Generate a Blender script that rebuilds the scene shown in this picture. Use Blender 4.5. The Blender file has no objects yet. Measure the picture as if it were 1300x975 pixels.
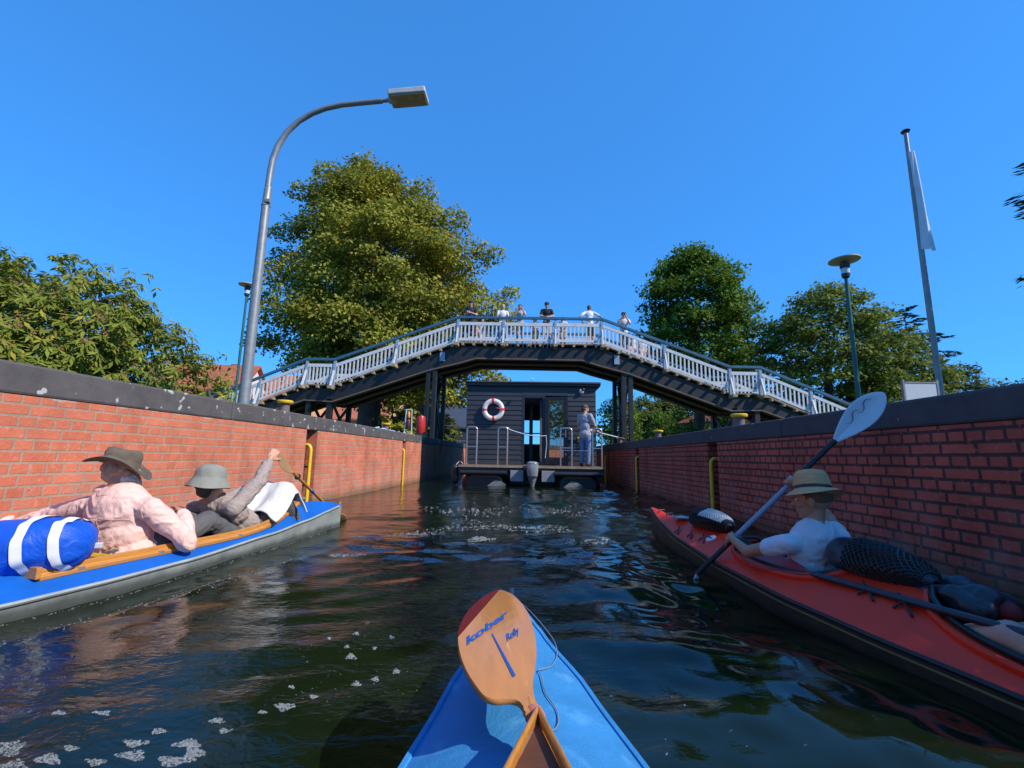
import bpy, math, random
import numpy as np
from mathutils import Vector, Matrix, noise, Quaternion
R = math.radians
rng = np.random.default_rng(7)
random.seed(7)
scene = bpy.context.scene
COL = scene.collection

# ------------------------------------------------------------------ camera
F, PITCH, YAW, ROLL, H = 575.0, R(9.15), R(2.5), R(1.0), 0.85
CM = Matrix.Rotation(YAW, 3, 'Z') @ Matrix.Rotation(math.pi/2+PITCH, 3, 'X') @ Matrix.Rotation(ROLL, 3, 'Z')
cam_d = bpy.data.cameras.new('camera'); cam = bpy.data.objects.new('camera', cam_d); COL.objects.link(cam)
cam.matrix_world = Matrix.Translation((0, 0, H)) @ CM.to_4x4()
cam_d.sensor_width = 36; cam_d.lens = 36*F/1300; cam_d.clip_start = .02; cam_d.clip_end = 4000
scene.camera = cam
CO = Vector((0, 0, H))
def ray(x, y): return CM @ Vector(((x-650)/F, (487.5-y)/F, -1))
def atY(x, y, Y): r = ray(x, y); return CO + r*(Y/r.y)
def atZ(x, y, Z): r = ray(x, y); return CO + r*((Z-H)/r.z)
WZ = 0.05                       # water level
SUN = Vector((math.cos(R(41))*math.cos(R(25)), -math.cos(R(41))*math.sin(R(25)), math.sin(R(41))))

# ------------------------------------------------------------------ tags
def tag(o, label=None, cat=None, group=None, kind=None):
    if label: o['label'] = label
    if cat: o['category'] = cat
    if group: o['group'] = group
    if kind: o['kind'] = kind
    return o
def empty(name, loc=(0, 0, 0), rz=0):
    o = bpy.data.objects.new(name, None); COL.objects.link(o)
    o.location = loc; o.rotation_euler = (0, 0, rz); o.empty_display_size = .1
    return o
def thing(name, label, cat, loc=(0, 0, 0), rz=0, group=None):
    return tag(empty(name, loc, rz), label, cat, group)
def copy_tree(o, parent=None):
    c = o.copy(); COL.objects.link(c)
    if parent: c.parent = parent
    for ch in list(o.children): copy_tree(ch, c)
    return c

# ------------------------------------------------------------------ mesh builder
def ortho(d):
    d = Vector(d).normalized()
    a = Vector((0, 0, 1)) if abs(d.z) < .9 else Vector((1, 0, 0))
    u = d.cross(a).normalized(); v = u.cross(d).normalized()
    return d, u, v
class MB:
    def __init__(s): s.v = []; s.f = []; s.mi = []; s.cur = 0
    def add(s, vs, fs):
        b = len(s.v); s.v += [tuple(p) for p in vs]; s.f += [tuple(i+b for i in f) for f in fs]; s.mi += [s.cur]*len(fs); return s
    def box(s, c, size, rot=None):
        c = Vector(c); hx, hy, hz = [k/2 for k in size]
        vs = [Vector((x*hx, y*hy, z*hz)) for z in (-1, 1) for y in (-1, 1) for x in (-1, 1)]
        if rot is not None: vs = [rot @ p for p in vs]
        return s.add([c+p for p in vs], [(0, 2, 3, 1), (4, 5, 7, 6), (0, 1, 5, 4), (2, 6, 7, 3), (0, 4, 6, 2), (1, 3, 7, 5)])
    def box2(s, a, b): return s.box([(a[i]+b[i])/2 for i in range(3)], [abs(b[i]-a[i]) for i in range(3)])
    def beam(s, a, b, w, h, up=(0, 0, 1)):
        a, b = Vector(a), Vector(b); d = b-a; L = d.length; d.normalize()
        x = d.cross(Vector(up))
        if x.length < 1e-4: x = d.cross(Vector((1, 0, 0)))
        x.normalize(); z = x.cross(d)
        return s.box((a+b)/2, (w, L, h), Matrix((x, d, z)).transposed())
    def tube(s, pts, r, n=8, cap=True, closed=False):
        pts = [Vector(p) for p in pts]; m = len(pts); rs = r if isinstance(r, (list, tuple)) else [r]*m
        vs = []; U = None
        for i, p in enumerate(pts):
            if closed: d = pts[(i+1) % m]-pts[i-1]
            else: d = pts[min(i+1, m-1)]-pts[max(i-1, 0)]
            d.normalize()
            if U is None: _, U, V = ortho(d)
            U = (U-d*U.dot(d)).normalized(); V = d.cross(U)
            vs += [p+(U*math.cos(2*math.pi*k/n)+V*math.sin(2*math.pi*k/n))*rs[i] for k in range(n)]
        fs = []
        for i in range(m if closed else m-1):
            j = (i+1) % m
            fs += [(i*n+k, i*n+(k+1) % n, j*n+(k+1) % n, j*n+k) for k in range(n)]
        if cap and not closed: fs += [tuple(range(n-1, -1, -1)), tuple((m-1)*n+k for k in range(n))]
        return s.add(vs, fs)
    def lathe(s, prof, n=24, M=None, rf=None):
        # prof: (r,z) list ; rf(angle,i)-> (r multiplier, dz)
        vs = []
        for i, (r, z) in enumerate(prof):
            for k in range(n):
                a = 2*math.pi*k/n; m, dz = rf(a, i) if rf else (1, 0)
                p = Vector((r*m*math.cos(a), r*m*math.sin(a), z+dz)); vs.append(M @ p if M else p)
        fs = [(i*n+k, i*n+(k+1) % n, (i+1)*n+(k+1) % n, (i+1)*n+k) for i in range(len(prof)-1) for k in range(n)]
        if prof[0][0] > 1e-6: fs.append(tuple(range(n-1, -1, -1)))
        if prof[-1][0] > 1e-6: fs.append(tuple((len(prof)-1)*n+k for k in range(n)))
        return s.add(vs, fs)
    def grid(s, fn, nu, nv, closed_u=False):
        vs = [fn(i/(nu if closed_u else nu-1), j/(nv-1)) for j in range(nv) for i in range(nu)]
        fs = []
        for j in range(nv-1):
            for i in range(nu if closed_u else nu-1):
                i2 = (i+1) % nu; fs.append((j*nu+i, j*nu+i2, (j+1)*nu+i2, (j+1)*nu+i))
        return s.add(vs, fs)
    def prism(s, poly, y0, y1, axis='y'):
        n = len(poly)
        if axis == 'y': vs = [(p[0], y0, p[1]) for p in poly]+[(p[0], y1, p[1]) for p in poly]
        elif axis == 'x': vs = [(y0, p[0], p[1]) for p in poly]+[(y1, p[0], p[1]) for p in poly]
        else: vs = [(p[0], p[1], y0) for p in poly]+[(p[0], p[1], y1) for p in poly]
        return s.add(vs, [tuple(range(n)), tuple(range(2*n-1, n-1, -1))]+[(i, i+n, (i+1) % n+n, (i+1) % n) for i in range(n)])
    def capsule(s, a, ra, b, rb, n=14, m=5):
        a, b = Vector(a), Vector(b); d, u, v = ortho(b-a if (b-a).length > 1e-6 else (0, 0, 1))
        L = (b-a).length; prof = []
        for i in range(m+1):
            t = math.pi/2*(1-i/m); prof.append((ra*math.cos(t), -ra*math.sin(t)))
        for i in range(m+1):
            t = math.pi/2*i/m; prof.append((rb*math.cos(t), L+rb*math.sin(t)))
        M = Matrix((u, v, d)).transposed().to_4x4(); M.translation = a
        prof[0] = (0, prof[0][1]); prof[-1] = (0, prof[-1][1])
        return s.lathe(prof, n, M)
    def ell(s, c, r, rot=None, n=18, m=12):
        prof = [(math.sin(math.pi*i/m), -math.cos(math.pi*i/m)) for i in range(m+1)]
        prof[0] = (0, -1); prof[-1] = (0, 1)
        M = Matrix.Translation(Vector(c)) @ ((rot.to_4x4() if rot is not None else Matrix.Identity(4)) @ Matrix.Diagonal((r[0], r[1], r[2], 1)))
        return s.lathe(prof, n, M)
    def mesh(s, name):
        me = bpy.data.meshes.new(name); me.from_pydata(s.v, [], s.f); me.update()
        import bmesh
        bm = bmesh.new(); bm.from_mesh(me); bmesh.ops.recalc_face_normals(bm, faces=bm.faces); bm.to_mesh(me); bm.free()
        return me
    def build(s, name, mats, parent=None, smooth=40, bevel=0, segs=2):
        me = s.mesh(name)
        for m in (mats if isinstance(mats, (list, tuple)) else [mats]): me.materials.append(m)
        if any(s.mi): me.polygons.foreach_set('material_index', s.mi)
        return link(name, me, parent, smooth, bevel, segs)
def link(name, me, parent=None, smooth=40, bevel=0, segs=2):
    if smooth:
        me.shade_smooth()
        if smooth < 180: me.set_sharp_from_angle(angle=R(smooth))
    o = bpy.data.objects.new(name, me); COL.objects.link(o)
    if parent: o.parent = parent
    if bevel:
        b = o.modifiers.new('bevel', 'BEVEL'); b.width = bevel; b.segments = segs; b.limit_method = 'ANGLE'; b.angle_limit = R(40)
    return o

def blob(name, mb, mat, parent=None, vox=.008, smooth=4, wrinkle=0, wscale=8, wdir=(1, 1, 1), flatten=None, clip=None):
    """union of overlapping closed shapes remeshed into ONE continuous surface"""
    me = mb.mesh('tmp'); o = bpy.data.objects.new('tmp', me); COL.objects.link(o)
    m = o.modifiers.new('r', 'REMESH'); m.mode = 'VOXEL'; m.voxel_size = vox
    if smooth:
        m2 = o.modifiers.new('s', 'SMOOTH'); m2.iterations = smooth; m2.factor = .5
    dg = bpy.context.evaluated_depsgraph_get(); dg.update()
    out = bpy.data.meshes.new_from_object(o.evaluated_get(dg)); out.name = name
    bpy.data.objects.remove(o); bpy.data.meshes.remove(me)
    if wrinkle:
        n = len(out.vertices); co = np.empty(n*3); no = np.empty(n*3)
        out.vertices.foreach_get('co', co); out.vertices.foreach_get('normal', no)
        co = co.reshape(-1, 3); no = no.reshape(-1, 3); wd = np.array(wdir)
        d = np.empty(n)
        for i in range(n):
            p = Vector(co[i]*wscale*wd)
            w = noise.noise_vector(p*.5)
            q = p+w*1.1
            d[i] = (1-abs(noise.noise(q))*2.2)*.6+(1-abs(noise.noise(q*2.3+Vector((5, 3, 1))))*2)*.3-.4
        co += no*(d*wrinkle)[:, None]
        out.vertices.foreach_set('co', co.ravel()); out.update()
    out.materials.append(mat)
    return link(name, out, parent, 180)

# ------------------------------------------------------------------ materials
def nodes(name):
    m = bpy.data.materials.new(name); m.use_nodes = True; nt = m.node_tree
    return m, nt, nt.nodes['Principled BSDF'], nt.nodes.new, nt.links.new
MATS = {}
def mat(name, col, rough=.5, zdark=None, fold=0, fscale=9, metal=0, var=.25, scale=6, bump=0, bscale=40, dirt=None, coat=0, spec=.5, sheen=0, stretch=None):
    if name in MATS: return MATS[name]
    m, nt, b, N, Lk = nodes(name)
    b.inputs['Roughness'].default_value = rough; b.inputs['Metallic'].default_value = metal
    b.inputs['Coat Weight'].default_value = coat; b.inputs['Specular IOR Level'].default_value = spec
    b.inputs['Sheen Weight'].default_value = sheen
    tc = N('ShaderNodeTexCoord'); src = tc.outputs['Object']
    if stretch:
        mp = N('ShaderNodeMapping'); mp.inputs['Scale'].default_value = stretch; Lk(src, mp.inputs[0]); src = mp.outputs[0]
    n = N('ShaderNodeTexNoise'); n.inputs['Scale'].default_value = scale; n.inputs['Detail'].default_value = 6; n.inputs['Roughness'].default_value = .65
    Lk(src, n.inputs['Vector'])
    mr = N('ShaderNodeMapRange'); mr.inputs[1].default_value = .25; mr.inputs[2].default_value = .75
    mr.inputs[3].default_value = 1-var; mr.inputs[4].default_value = 1+var; Lk(n.outputs[0], mr.inputs[0])
    mx = N('ShaderNodeMix'); mx.data_type = 'RGBA'; mx.blend_type = 'MULTIPLY'; mx.inputs[0].default_value = 1
    mx.inputs[6].default_value = (*col, 1); Lk(mr.outputs[0], mx.inputs[7]); out = mx.outputs[2]
    if dirt:
        n2 = N('ShaderNodeTexNoise'); n2.inputs['Scale'].default_value = scale*1.7; n2.inputs['Detail'].default_value = 8; Lk(src, n2.inputs['Vector'])
        r2 = N('ShaderNodeMapRange'); r2.inputs[1].default_value = dirt[1]; r2.inputs[2].default_value = dirt[1]+dirt[2]; Lk(n2.outputs[0], r2.inputs[0])
        m3 = N('ShaderNodeMix'); m3.data_type = 'RGBA'; Lk(r2.outputs[0], m3.inputs[0]); Lk(out, m3.inputs[6]); m3.inputs[7].default_value = (*dirt[0], 1); out = m3.outputs[2]
    if zdark:   # colour gets darker towards the waterline
        sz = N('ShaderNodeSeparateXYZ'); Lk(tc.outputs['Object'], sz.inputs[0]); az = N('ShaderNodeMath'); az.operation = 'MULTIPLY_ADD'; az.inputs[1].default_value = .05; Lk(n.outputs[0], az.inputs[0]); Lk(sz.outputs[2], az.inputs[2])
        rz_ = N('ShaderNodeMapRange'); rz_.inputs[1].default_value = zdark[0]; rz_.inputs[2].default_value = zdark[1]; rz_.inputs[3].default_value = zdark[2]; rz_.inputs[4].default_value = 1; Lk(az.outputs[0], rz_.inputs[0])
        m8 = N('ShaderNodeMix'); m8.data_type = 'RGBA'; m8.blend_type = 'MULTIPLY'; m8.inputs[0].default_value = 1; Lk(out, m8.inputs[6]); Lk(rz_.outputs[0], m8.inputs[7]); out = m8.outputs[2]
    Lk(out, b.inputs['Base Color'])
    rr = N('ShaderNodeMapRange'); rr.inputs[3].default_value = max(0, rough-.1); rr.inputs[4].default_value = min(1, rough+.12); Lk(n.outputs[0], rr.inputs[0]); Lk(rr.outputs[0], b.inputs['Roughness'])
    if bump:
        n3 = N('ShaderNodeTexNoise'); n3.inputs['Scale'].default_value = bscale; n3.inputs['Detail'].default_value = 5; Lk(src, n3.inputs['Vector'])
        bp = N('ShaderNodeBump'); bp.inputs['Strength'].default_value = bump; bp.inputs['Distance'].default_value = .01; Lk(n3.outputs[0], bp.inputs['Height']); Lk(bp.outputs[0], b.inputs['Normal'])
    if fold:   # soft cloth creases on top of the fine weave
        wn_ = N('ShaderNodeTexNoise'); wn_.inputs['Scale'].default_value = fscale; wn_.inputs['Detail'].default_value = 3; wn_.inputs['Distortion'].default_value = 1.6; Lk(src, wn_.inputs['Vector'])
        ab = N('ShaderNodeMath'); ab.operation = 'SUBTRACT'; ab.inputs[1].default_value = .5; Lk(wn_.outputs[0], ab.inputs[0])
        a2 = N('ShaderNodeMath'); a2.operation = 'ABSOLUTE'; Lk(ab.outputs[0], a2.inputs[0])
        b2 = N('ShaderNodeBump'); b2.inputs['Strength'].default_value = fold; b2.inputs['Distance'].default_value = .05; b2.invert = True; Lk(a2.outputs[0], b2.inputs['Height'])
        if bump: Lk(bp.outputs[0], b2.inputs['Normal'])
        Lk(b2.outputs[0], b.inputs['Normal'])
    MATS[name] = m
    return m

def brick_mat(name, c1, c2, mortar, bloom=.5, msize=.011, bw=.25, rh=.0835, dark=None, wet=.17):
    m, nt, b, N, Lk = nodes(name)
    g = N('ShaderNodeNewGeometry'); sp = N('ShaderNodeSeparateXYZ'); Lk(g.outputs['Position'], sp.inputs[0])
    ad = N('ShaderNodeMath'); ad.operation = 'ADD'; Lk(sp.outputs[0], ad.inputs[0]); Lk(sp.outputs[1], ad.inputs[1])
    cb = N('ShaderNodeCombineXYZ'); Lk(ad.outputs[0], cb.inputs[0]); Lk(sp.outputs[2], cb.inputs[1])
    nw = N('ShaderNodeTexNoise'); nw.inputs['Scale'].default_value = 7; Lk(g.outputs['Position'], nw.inputs['Vector'])
    wv = N('ShaderNodeVectorMath'); wv.operation = 'MULTIPLY_ADD'; wv.inputs[1].default_value = (.012, .008, 0); Lk(nw.outputs['Color'], wv.inputs[0]); Lk(cb.outputs[0], wv.inputs[2])
    br = N('ShaderNodeTexBrick'); Lk(wv.outputs[0], br.inputs['Vector'])
    br.offset = .5; br.offset_frequency = 2; br.squash = .5; br.squash_frequency = 2
    br.inputs['Color1'].default_value = (*c1, 1); br.inputs['Color2'].default_value = (*c2, 1); br.inputs['Mortar'].default_value = (*mortar, 1)
    br.inputs['Scale'].default_value = 1; br.inputs['Mortar Size'].default_value = msize; br.inputs['Mortar Smooth'].default_value = .25
    br.inputs['Bias'].default_value = -.1; br.inputs['Brick Width'].default_value = bw; br.inputs['Row Height'].default_value = rh
    # blotches over whole bricks
    n1 = N('ShaderNodeTexNoise'); n1.inputs['Scale'].default_value = 2.2; n1.inputs['Detail'].default_value = 8; n1.inputs['Roughness'].default_value = .7; Lk(g.outputs['Position'], n1.inputs['Vector'])
    mr = N('ShaderNodeMapRange'); mr.inputs[1].default_value = .3; mr.inputs[2].default_value = .7; mr.inputs[3].default_value = .72; mr.inputs[4].default_value = 1.22; Lk(n1.outputs[0], mr.inputs[0])
    mx = N('ShaderNodeMix'); mx.data_type = 'RGBA'; mx.blend_type = 'MULTIPLY'; mx.inputs[0].default_value = 1; Lk(br.outputs['Color'], mx.inputs[6]); Lk(mr.outputs[0], mx.inputs[7])
    # chips and scuffs
    n4 = N('ShaderNodeTexNoise'); n4.inputs['Scale'].default_value = 26; n4.inputs['Detail'].default_value = 6; Lk(g.outputs['Position'], n4.inputs['Vector'])
    r4 = N('ShaderNodeMapRange'); r4.inputs[1].default_value = .6; r4.inputs[2].default_value = .72; r4.inputs[4].default_value = .55; Lk(n4.outputs[0], r4.inputs[0])
    m4 = N('ShaderNodeMix'); m4.data_type = 'RGBA'; Lk(r4.outputs[0], m4.inputs[0]); Lk(mx.outputs[2], m4.inputs[6]); m4.inputs[7].default_value = (*[min(1, k*1.15+.06) for k in c1], 1)
    # lime bloom low on the wall
    zz = N('ShaderNodeMapRange'); zz.inputs[1].default_value = .75; zz.inputs[2].default_value = .2; zz.inputs[3].default_value = 0; zz.inputs[4].default_value = bloom; Lk(sp.outputs[2], zz.inputs[0])
    n5 = N('ShaderNodeTexNoise'); n5.inputs['Scale'].default_value = 3.5; n5.inputs['Detail'].default_value = 9; n5.inputs['Roughness'].default_value = .75; Lk(g.outputs['Position'], n5.inputs['Vector'])
    r5 = N('ShaderNodeMapRange'); r5.inputs[1].default_value = .42; r5.inputs[2].default_value = .66; Lk(n5.outputs[0], r5.inputs[0])
    ml = N('ShaderNodeMath'); ml.operation = 'MULTIPLY'; Lk(zz.outputs[0], ml.inputs[0]); Lk(r5.outputs[0], ml.inputs[1])
    m5 = N('ShaderNodeMix'); m5.data_type = 'RGBA'; Lk(ml.outputs[0], m5.inputs[0]); Lk(m4.outputs[2], m5.inputs[6]); m5.inputs[7].default_value = (.42, .34, .30, 1)
    # white lime smear under the coping
    z2 = N('ShaderNodeMath'); z2.operation = 'ADD'; n6 = N('ShaderNodeTexNoise'); n6.inputs['Scale'].default_value = 5; n6.inputs['Detail'].default_value = 8; Lk(g.outputs['Position'], n6.inputs['Vector'])
    s6 = N('ShaderNodeMath'); s6.operation = 'MULTIPLY_ADD'; s6.inputs[1].default_value = .10; s6.inputs[2].default_value = -.05; Lk(n6.outputs[0], s6.inputs[0])
    Lk(sp.outputs[2], z2.inputs[0]); Lk(s6.outputs[0], z2.inputs[1])
    r6 = N('ShaderNodeMapRange'); r6.inputs[1].default_value = (1.222 if bloom > .3 else 1.112); r6.inputs[2].default_value = r6.inputs[1].default_value+.012; r6.inputs[4].default_value = .75; Lk(z2.outputs[0], r6.inputs[0])
    m6 = N('ShaderNodeMix'); m6.data_type = 'RGBA'; Lk(r6.outputs[0], m6.inputs[0]); Lk(m5.outputs[2], m6.inputs[6]); m6.inputs[7].default_value = (.5, .46, .38, 1)
    # wet dark band on the water line
    r7 = N('ShaderNodeMapRange'); r7.inputs[1].default_value = WZ+wet; r7.inputs[2].default_value = WZ+.02; r7.inputs[3].default_value = 0; r7.inputs[4].default_value = .7; Lk(z2.outputs[0], r7.inputs[0])
    m7 = N('ShaderNodeMix'); m7.data_type = 'RGBA'; Lk(r7.outputs[0], m7.inputs[0]); Lk(m6.outputs[2], m7.inputs[6]); m7.inputs[7].default_value = (c1[0]*.22, c1[1]*.55, c1[2]*.5, 1)
    n9 = N('ShaderNodeTexNoise'); n9.inputs['Scale'].default_value = 1.0; n9.inputs['Detail'].default_value = 7; mp9 = N('ShaderNodeMapping'); mp9.inputs['Scale'].default_value = (3, 3, .35); Lk(g.outputs['Position'], mp9.inputs[0]); Lk(mp9.outputs[0], n9.inputs['Vector'])
    r9 = N('ShaderNodeMapRange'); r9.inputs[1].default_value = .52; r9.inputs[2].default_value = .74; r9.inputs[4].default_value = .5; Lk(n9.outputs[0], r9.inputs[0])
    m9 = N('ShaderNodeMix'); m9.data_type = 'RGBA'; m9.blend_type = 'MULTIPLY'; Lk(r9.outputs[0], m9.inputs[0]); Lk(m7.outputs[2], m9.inputs[6]); m9.inputs[7].default_value = (.45, .40, .38, 1)
    Lk(m9.outputs[2], b.inputs['Base Color'])
    b.inputs['Roughness'].default_value = .8; b.inputs['Specular IOR Level'].default_value = .3
    inv = N('ShaderNodeMath'); inv.operation = 'MULTIPLY_ADD'; inv.inputs[1].default_value = -1; Lk(br.outputs['Fac'], inv.inputs[0])
    n8 = N('ShaderNodeTexNoise'); n8.inputs['Scale'].default_value = 45; n8.inputs['Detail'].default_value = 6; Lk(g.outputs['Position'], n8.inputs['Vector']); Lk(n8.outputs[0], inv.inputs[2])
    bp = N('ShaderNodeBump'); bp.inputs['Strength'].default_value = .55; bp.inputs['Distance'].default_value = .008; Lk(inv.outputs[0], bp.inputs['Height']); Lk(bp.outputs[0], b.inputs['Normal'])
    return m

def leaf_mat(name, c1, c2, c3=None, trans=.35, gloss=.6):
    m, nt, b, N, Lk = nodes(name)
    g = N('ShaderNodeNewGeometry'); rp = N('ShaderNodeValToRGB')
    rp.color_ramp.elements[0].color = (*c1, 1); rp.color_ramp.elements[1].color = (*c2, 1)
    if c3:
        e = rp.color_ramp.elements.new(.93); e.color = (*c2, 1); rp.color_ramp.elements[-1].color = (*c3, 1)
    n = N('ShaderNodeTexNoise'); n.inputs['Scale'].default_value = .5; n.inputs['Detail'].default_value = 3; Lk(g.outputs['Position'], n.inputs['Vector'])
    Lk(g.outputs['Random Per Island'], rp.inputs[0])
    mr = N('ShaderNodeMapRange'); mr.inputs[1].default_value = .3; mr.inputs[2].default_value = .7; mr.inputs[3].default_value = .7; mr.inputs[4].default_value = 1.25; Lk(n.outputs[0], mr.inputs[0])
    mx = N('ShaderNodeMix'); mx.data_type = 'RGBA'; mx.blend_type = 'MULTIPLY'; mx.inputs[0].default_value = 1; Lk(rp.outputs[0], mx.inputs[6]); Lk(mr.outputs[0], mx.inputs[7])
    Lk(mx.outputs[2], b.inputs['Base Color']); b.inputs['Roughness'].default_value = gloss; b.inputs['Specular IOR Level'].default_value = .12
    tr = N('ShaderNodeBsdfTranslucent'); Lk(mx.outputs[2], tr.inputs[0])
    ms = N('ShaderNodeMixShader'); ms.inputs[0].default_value = trans; Lk(b.outputs[0], ms.inputs[1]); Lk(tr.outputs[0], ms.inputs[2])
    Lk(ms.outputs[0], nt.nodes['Material Output'].inputs['Surface'])
    return m

# ------------------------------------------------------------------ world, sun
w = bpy.data.worlds.new('World'); scene.world = w; w.use_nodes = True
wn = w.node_tree; bg = wn.nodes['Background']; sky = wn.nodes.new('ShaderNodeTexSky'); sky.sky_type = 'NISHITA'
sky.sun_disc = False; sky.sun_elevation = R(41); sky.sun_rotation = R(115); sky.altitude = 100; sky.air_density = 1.0; sky.dust_density = .15; sky.ozone_density = 4.5
gm_ = wn.nodes.new('ShaderNodeGamma'); gm_.inputs[1].default_value = .5
wm = wn.nodes.new('ShaderNodeMix'); wm.data_type = 'RGBA'; wm.blend_type = 'MULTIPLY'; wm.inputs[0].default_value = 1; wm.inputs[7].default_value = (.56, 2.12, 4.35, 1)
wn.links.new(sky.outputs[0], gm_.inputs[0]); wn.links.new(gm_.outputs[0], wm.inputs[6]); wn.links.new(wm.outputs[2], bg.inputs[0]); bg.inputs[1].default_value = .118
sd = bpy.data.lights.new('sun', 'SUN'); sd.energy = 5.0; sd.angle = R(.53); sd.color = (1, .92, .78)
so = bpy.data.objects.new('sun', sd); COL.objects.link(so); so.rotation_euler = SUN.to_track_quat('Z', 'Y').to_euler(); so.location = (20, 0, 30)
scene.view_settings.view_transform = 'Standard'; scene.view_settings.look = 'None'; scene.view_settings.exposure = 0
# ================================================================== MATERIAL LIBRARY
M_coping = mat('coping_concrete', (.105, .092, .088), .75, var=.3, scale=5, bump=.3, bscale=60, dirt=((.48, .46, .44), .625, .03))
M_coping_r = mat('coping_concrete_shaded', (.075, .066, .07), .75, var=.3, scale=5, bump=.3, bscale=60, dirt=((.3, .28, .28), .69, .04))  # darker copy of the coping concrete, shade put into its colour
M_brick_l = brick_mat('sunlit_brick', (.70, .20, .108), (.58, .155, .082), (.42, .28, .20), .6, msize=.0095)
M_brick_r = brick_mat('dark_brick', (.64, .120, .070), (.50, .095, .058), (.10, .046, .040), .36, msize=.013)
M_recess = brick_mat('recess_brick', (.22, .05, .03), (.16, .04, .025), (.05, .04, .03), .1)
M_yellow = mat('yellow_paint', (.80, .50, .02), .4, var=.15, scale=9, dirt=((.25, .14, .03), .68, .08))
M_galv = mat('galvanised_steel', (.27, .28, .29), .45, metal=.35, var=.2, scale=14)
M_greygreen = mat('green_post_paint', (.02, .11, .09), .4, var=.15)
M_black = mat('black_timber', (.015, .0135, .015), .55, var=.4, scale=4, bump=.25, bscale=30)
M_blackmetal = mat('black_metal', (.02, .02, .022), .4, var=.2)
M_white = mat('white_grey_paint', (.62, .62, .63), .5, var=.14, scale=5, dirt=((.35, .34, .33), .66, .1))
M_bluegrey = mat('blue_grey_post', (.28, .35, .44), .5, var=.15)
M_teal = mat('teal_handrail', (.035, .13, .22), .45, var=.2)
M_plank = mat('deck_plank', (.24, .18, .12), .8, var=.4, scale=8)
M_joist = mat('joist_end', (.34, .26, .15), .8, var=.4, scale=8)
M_edge = mat('weathered_edge', (.16, .11, .08), .8, var=.4, scale=8)

# ================================================================== GROUND, WATER
LX = lambda y: -3.70+.0174*y
RX = lambda y: 2.95-.0174*y
TL, TR = 1.455, 1.335
M_grass = mat('grass', (.06, .085, .022), .9, var=.5, scale=2, bump=.5, bscale=20)
g = MB(); ZL, ZR = TL-.03, TR-.03
ys = [-60, 0, 20, 45, 90]
for a, b in zip(ys[:-1], ys[1:]):
    g.add([(-900, a, ZL), (LX(a)-.3, a, ZL), (LX(b)-.3, b, ZL), (-900, b, ZL)], [(0, 1, 2, 3)])
    g.add([(900, a, ZR), (RX(a)+.3, a, ZR), (RX(b)+.3, b, ZR), (900, b, ZR)], [(3, 2, 1, 0)])
g.add([(-900, 90, ZL), (900, 90, ZL), (900, 1500, 1.2), (-900, 1500, 1.2)], [(0, 1, 2, 3)])
g.add([(-900, 90, ZL), (900, 90, ZL), (900, 90, -2), (-900, 90, -2)], [(3, 2, 1, 0)])
tag(g.build('ground', M_grass, smooth=0), kind='structure')

# water: a real rippled surface
NW = 30
wdir, wlen, wamp, wph = [], [], [], []
rw = np.random.default_rng(11)
for i in range(NW):
    wl = .16*(1.105**i)*1.0
    a = rw.normal(R(75), R(38)) if i % 3 else rw.uniform(0, math.pi)
    wdir.append((math.cos(a), math.sin(a))); wlen.append(wl); wamp.append(wl**.88*.0043*rw.uniform(.5, 1.2)); wph.append(rw.uniform(0, 6.28))
def water_z(x, y):
    x = np.asarray(x, float); y = np.asarray(y, float)
    wx = x+.12*np.sin(1.7*y+.6*x)+.05*np.sin(4.1*y-2*x); wy = y+.10*np.sin(1.9*x-.7*y)+.05*np.sin(3.7*x+2.2*y)
    z = np.zeros_like(x)
    right = 1/(1+np.exp(-(x-.15)*3.2)); left = 1-right
    for i, (d, l, a, p) in enumerate(zip(wdir, wlen, wamp, wph)):
        small = l < .5
        m = (right*(1.5 if small else 1.75)+left*(.72 if small else .5))
        m = m*np.clip(.35+.25*np.sin(.9*x*d[1]+1.3*y*d[0]+p*3)+.4, .1, 1.2)
        z = z+a*m*np.sin((wx*d[0]+wy*d[1])*2*math.pi/l+p)
    # wake ridge of the left folding boat
    t = (x+2.45)-.19*(y-2.2); rid = np.exp(-((t-.42-.05*np.sin(2.1*y))/.055)**2)*np.clip((4.6-y)/2, 0, 1)
    z = z+.012*rid
    # propeller wash
    z = z+.006*np.exp(-((y-4.6)/.8)**2-((x-.1)/1.3)**2)*np.sin(17*x+3*np.sin(9*y))*np.sin(15*y+2*np.sin(7*x))
    return WZ+z*.95
xs = np.arange(-4.0, 3.3, .026)
yl = [-2.5]
while yl[-1] < 95: yl.append(yl[-1]+(.05 if yl[-1] < .3 else max(.018, .0052*yl[-1]*(1+max(0, yl[-1]-14)*.12))))
yv = np.array(yl); X, Y = np.meshgrid(xs, yv); Z = water_z(X, Y)
def np_grid(name, X, Y, Z):
    nv, nu = X.shape; me = bpy.data.meshes.new(name)
    co = np.stack([X, Y, Z], -1).reshape(-1, 3).astype(np.float32); me.vertices.add(nu*nv); me.vertices.foreach_set('co', co.ravel())
    idx = np.arange(nu*nv).reshape(nv, nu); q = np.stack([idx[:-1, :-1], idx[:-1, 1:], idx[1:, 1:], idx[1:, :-1]], -1).reshape(-1, 4)
    n = len(q); me.loops.add(4*n); me.loops.foreach_set('vertex_index', q.ravel().astype(np.int32)); me.polygons.add(n)
    me.polygons.foreach_set('loop_start', (np.arange(n)*4).astype(np.int32)); me.update(calc_edges=True); me.validate(); return me
me = np_grid('water', X, Y, Z)
m, nt, b, N, Lk = nodes('water')
b.inputs['Base Color'].default_value = (.006, .012, .0045, 1); b.inputs['Roughness'].default_value = .015; b.inputs['IOR'].default_value = 1.333
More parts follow.
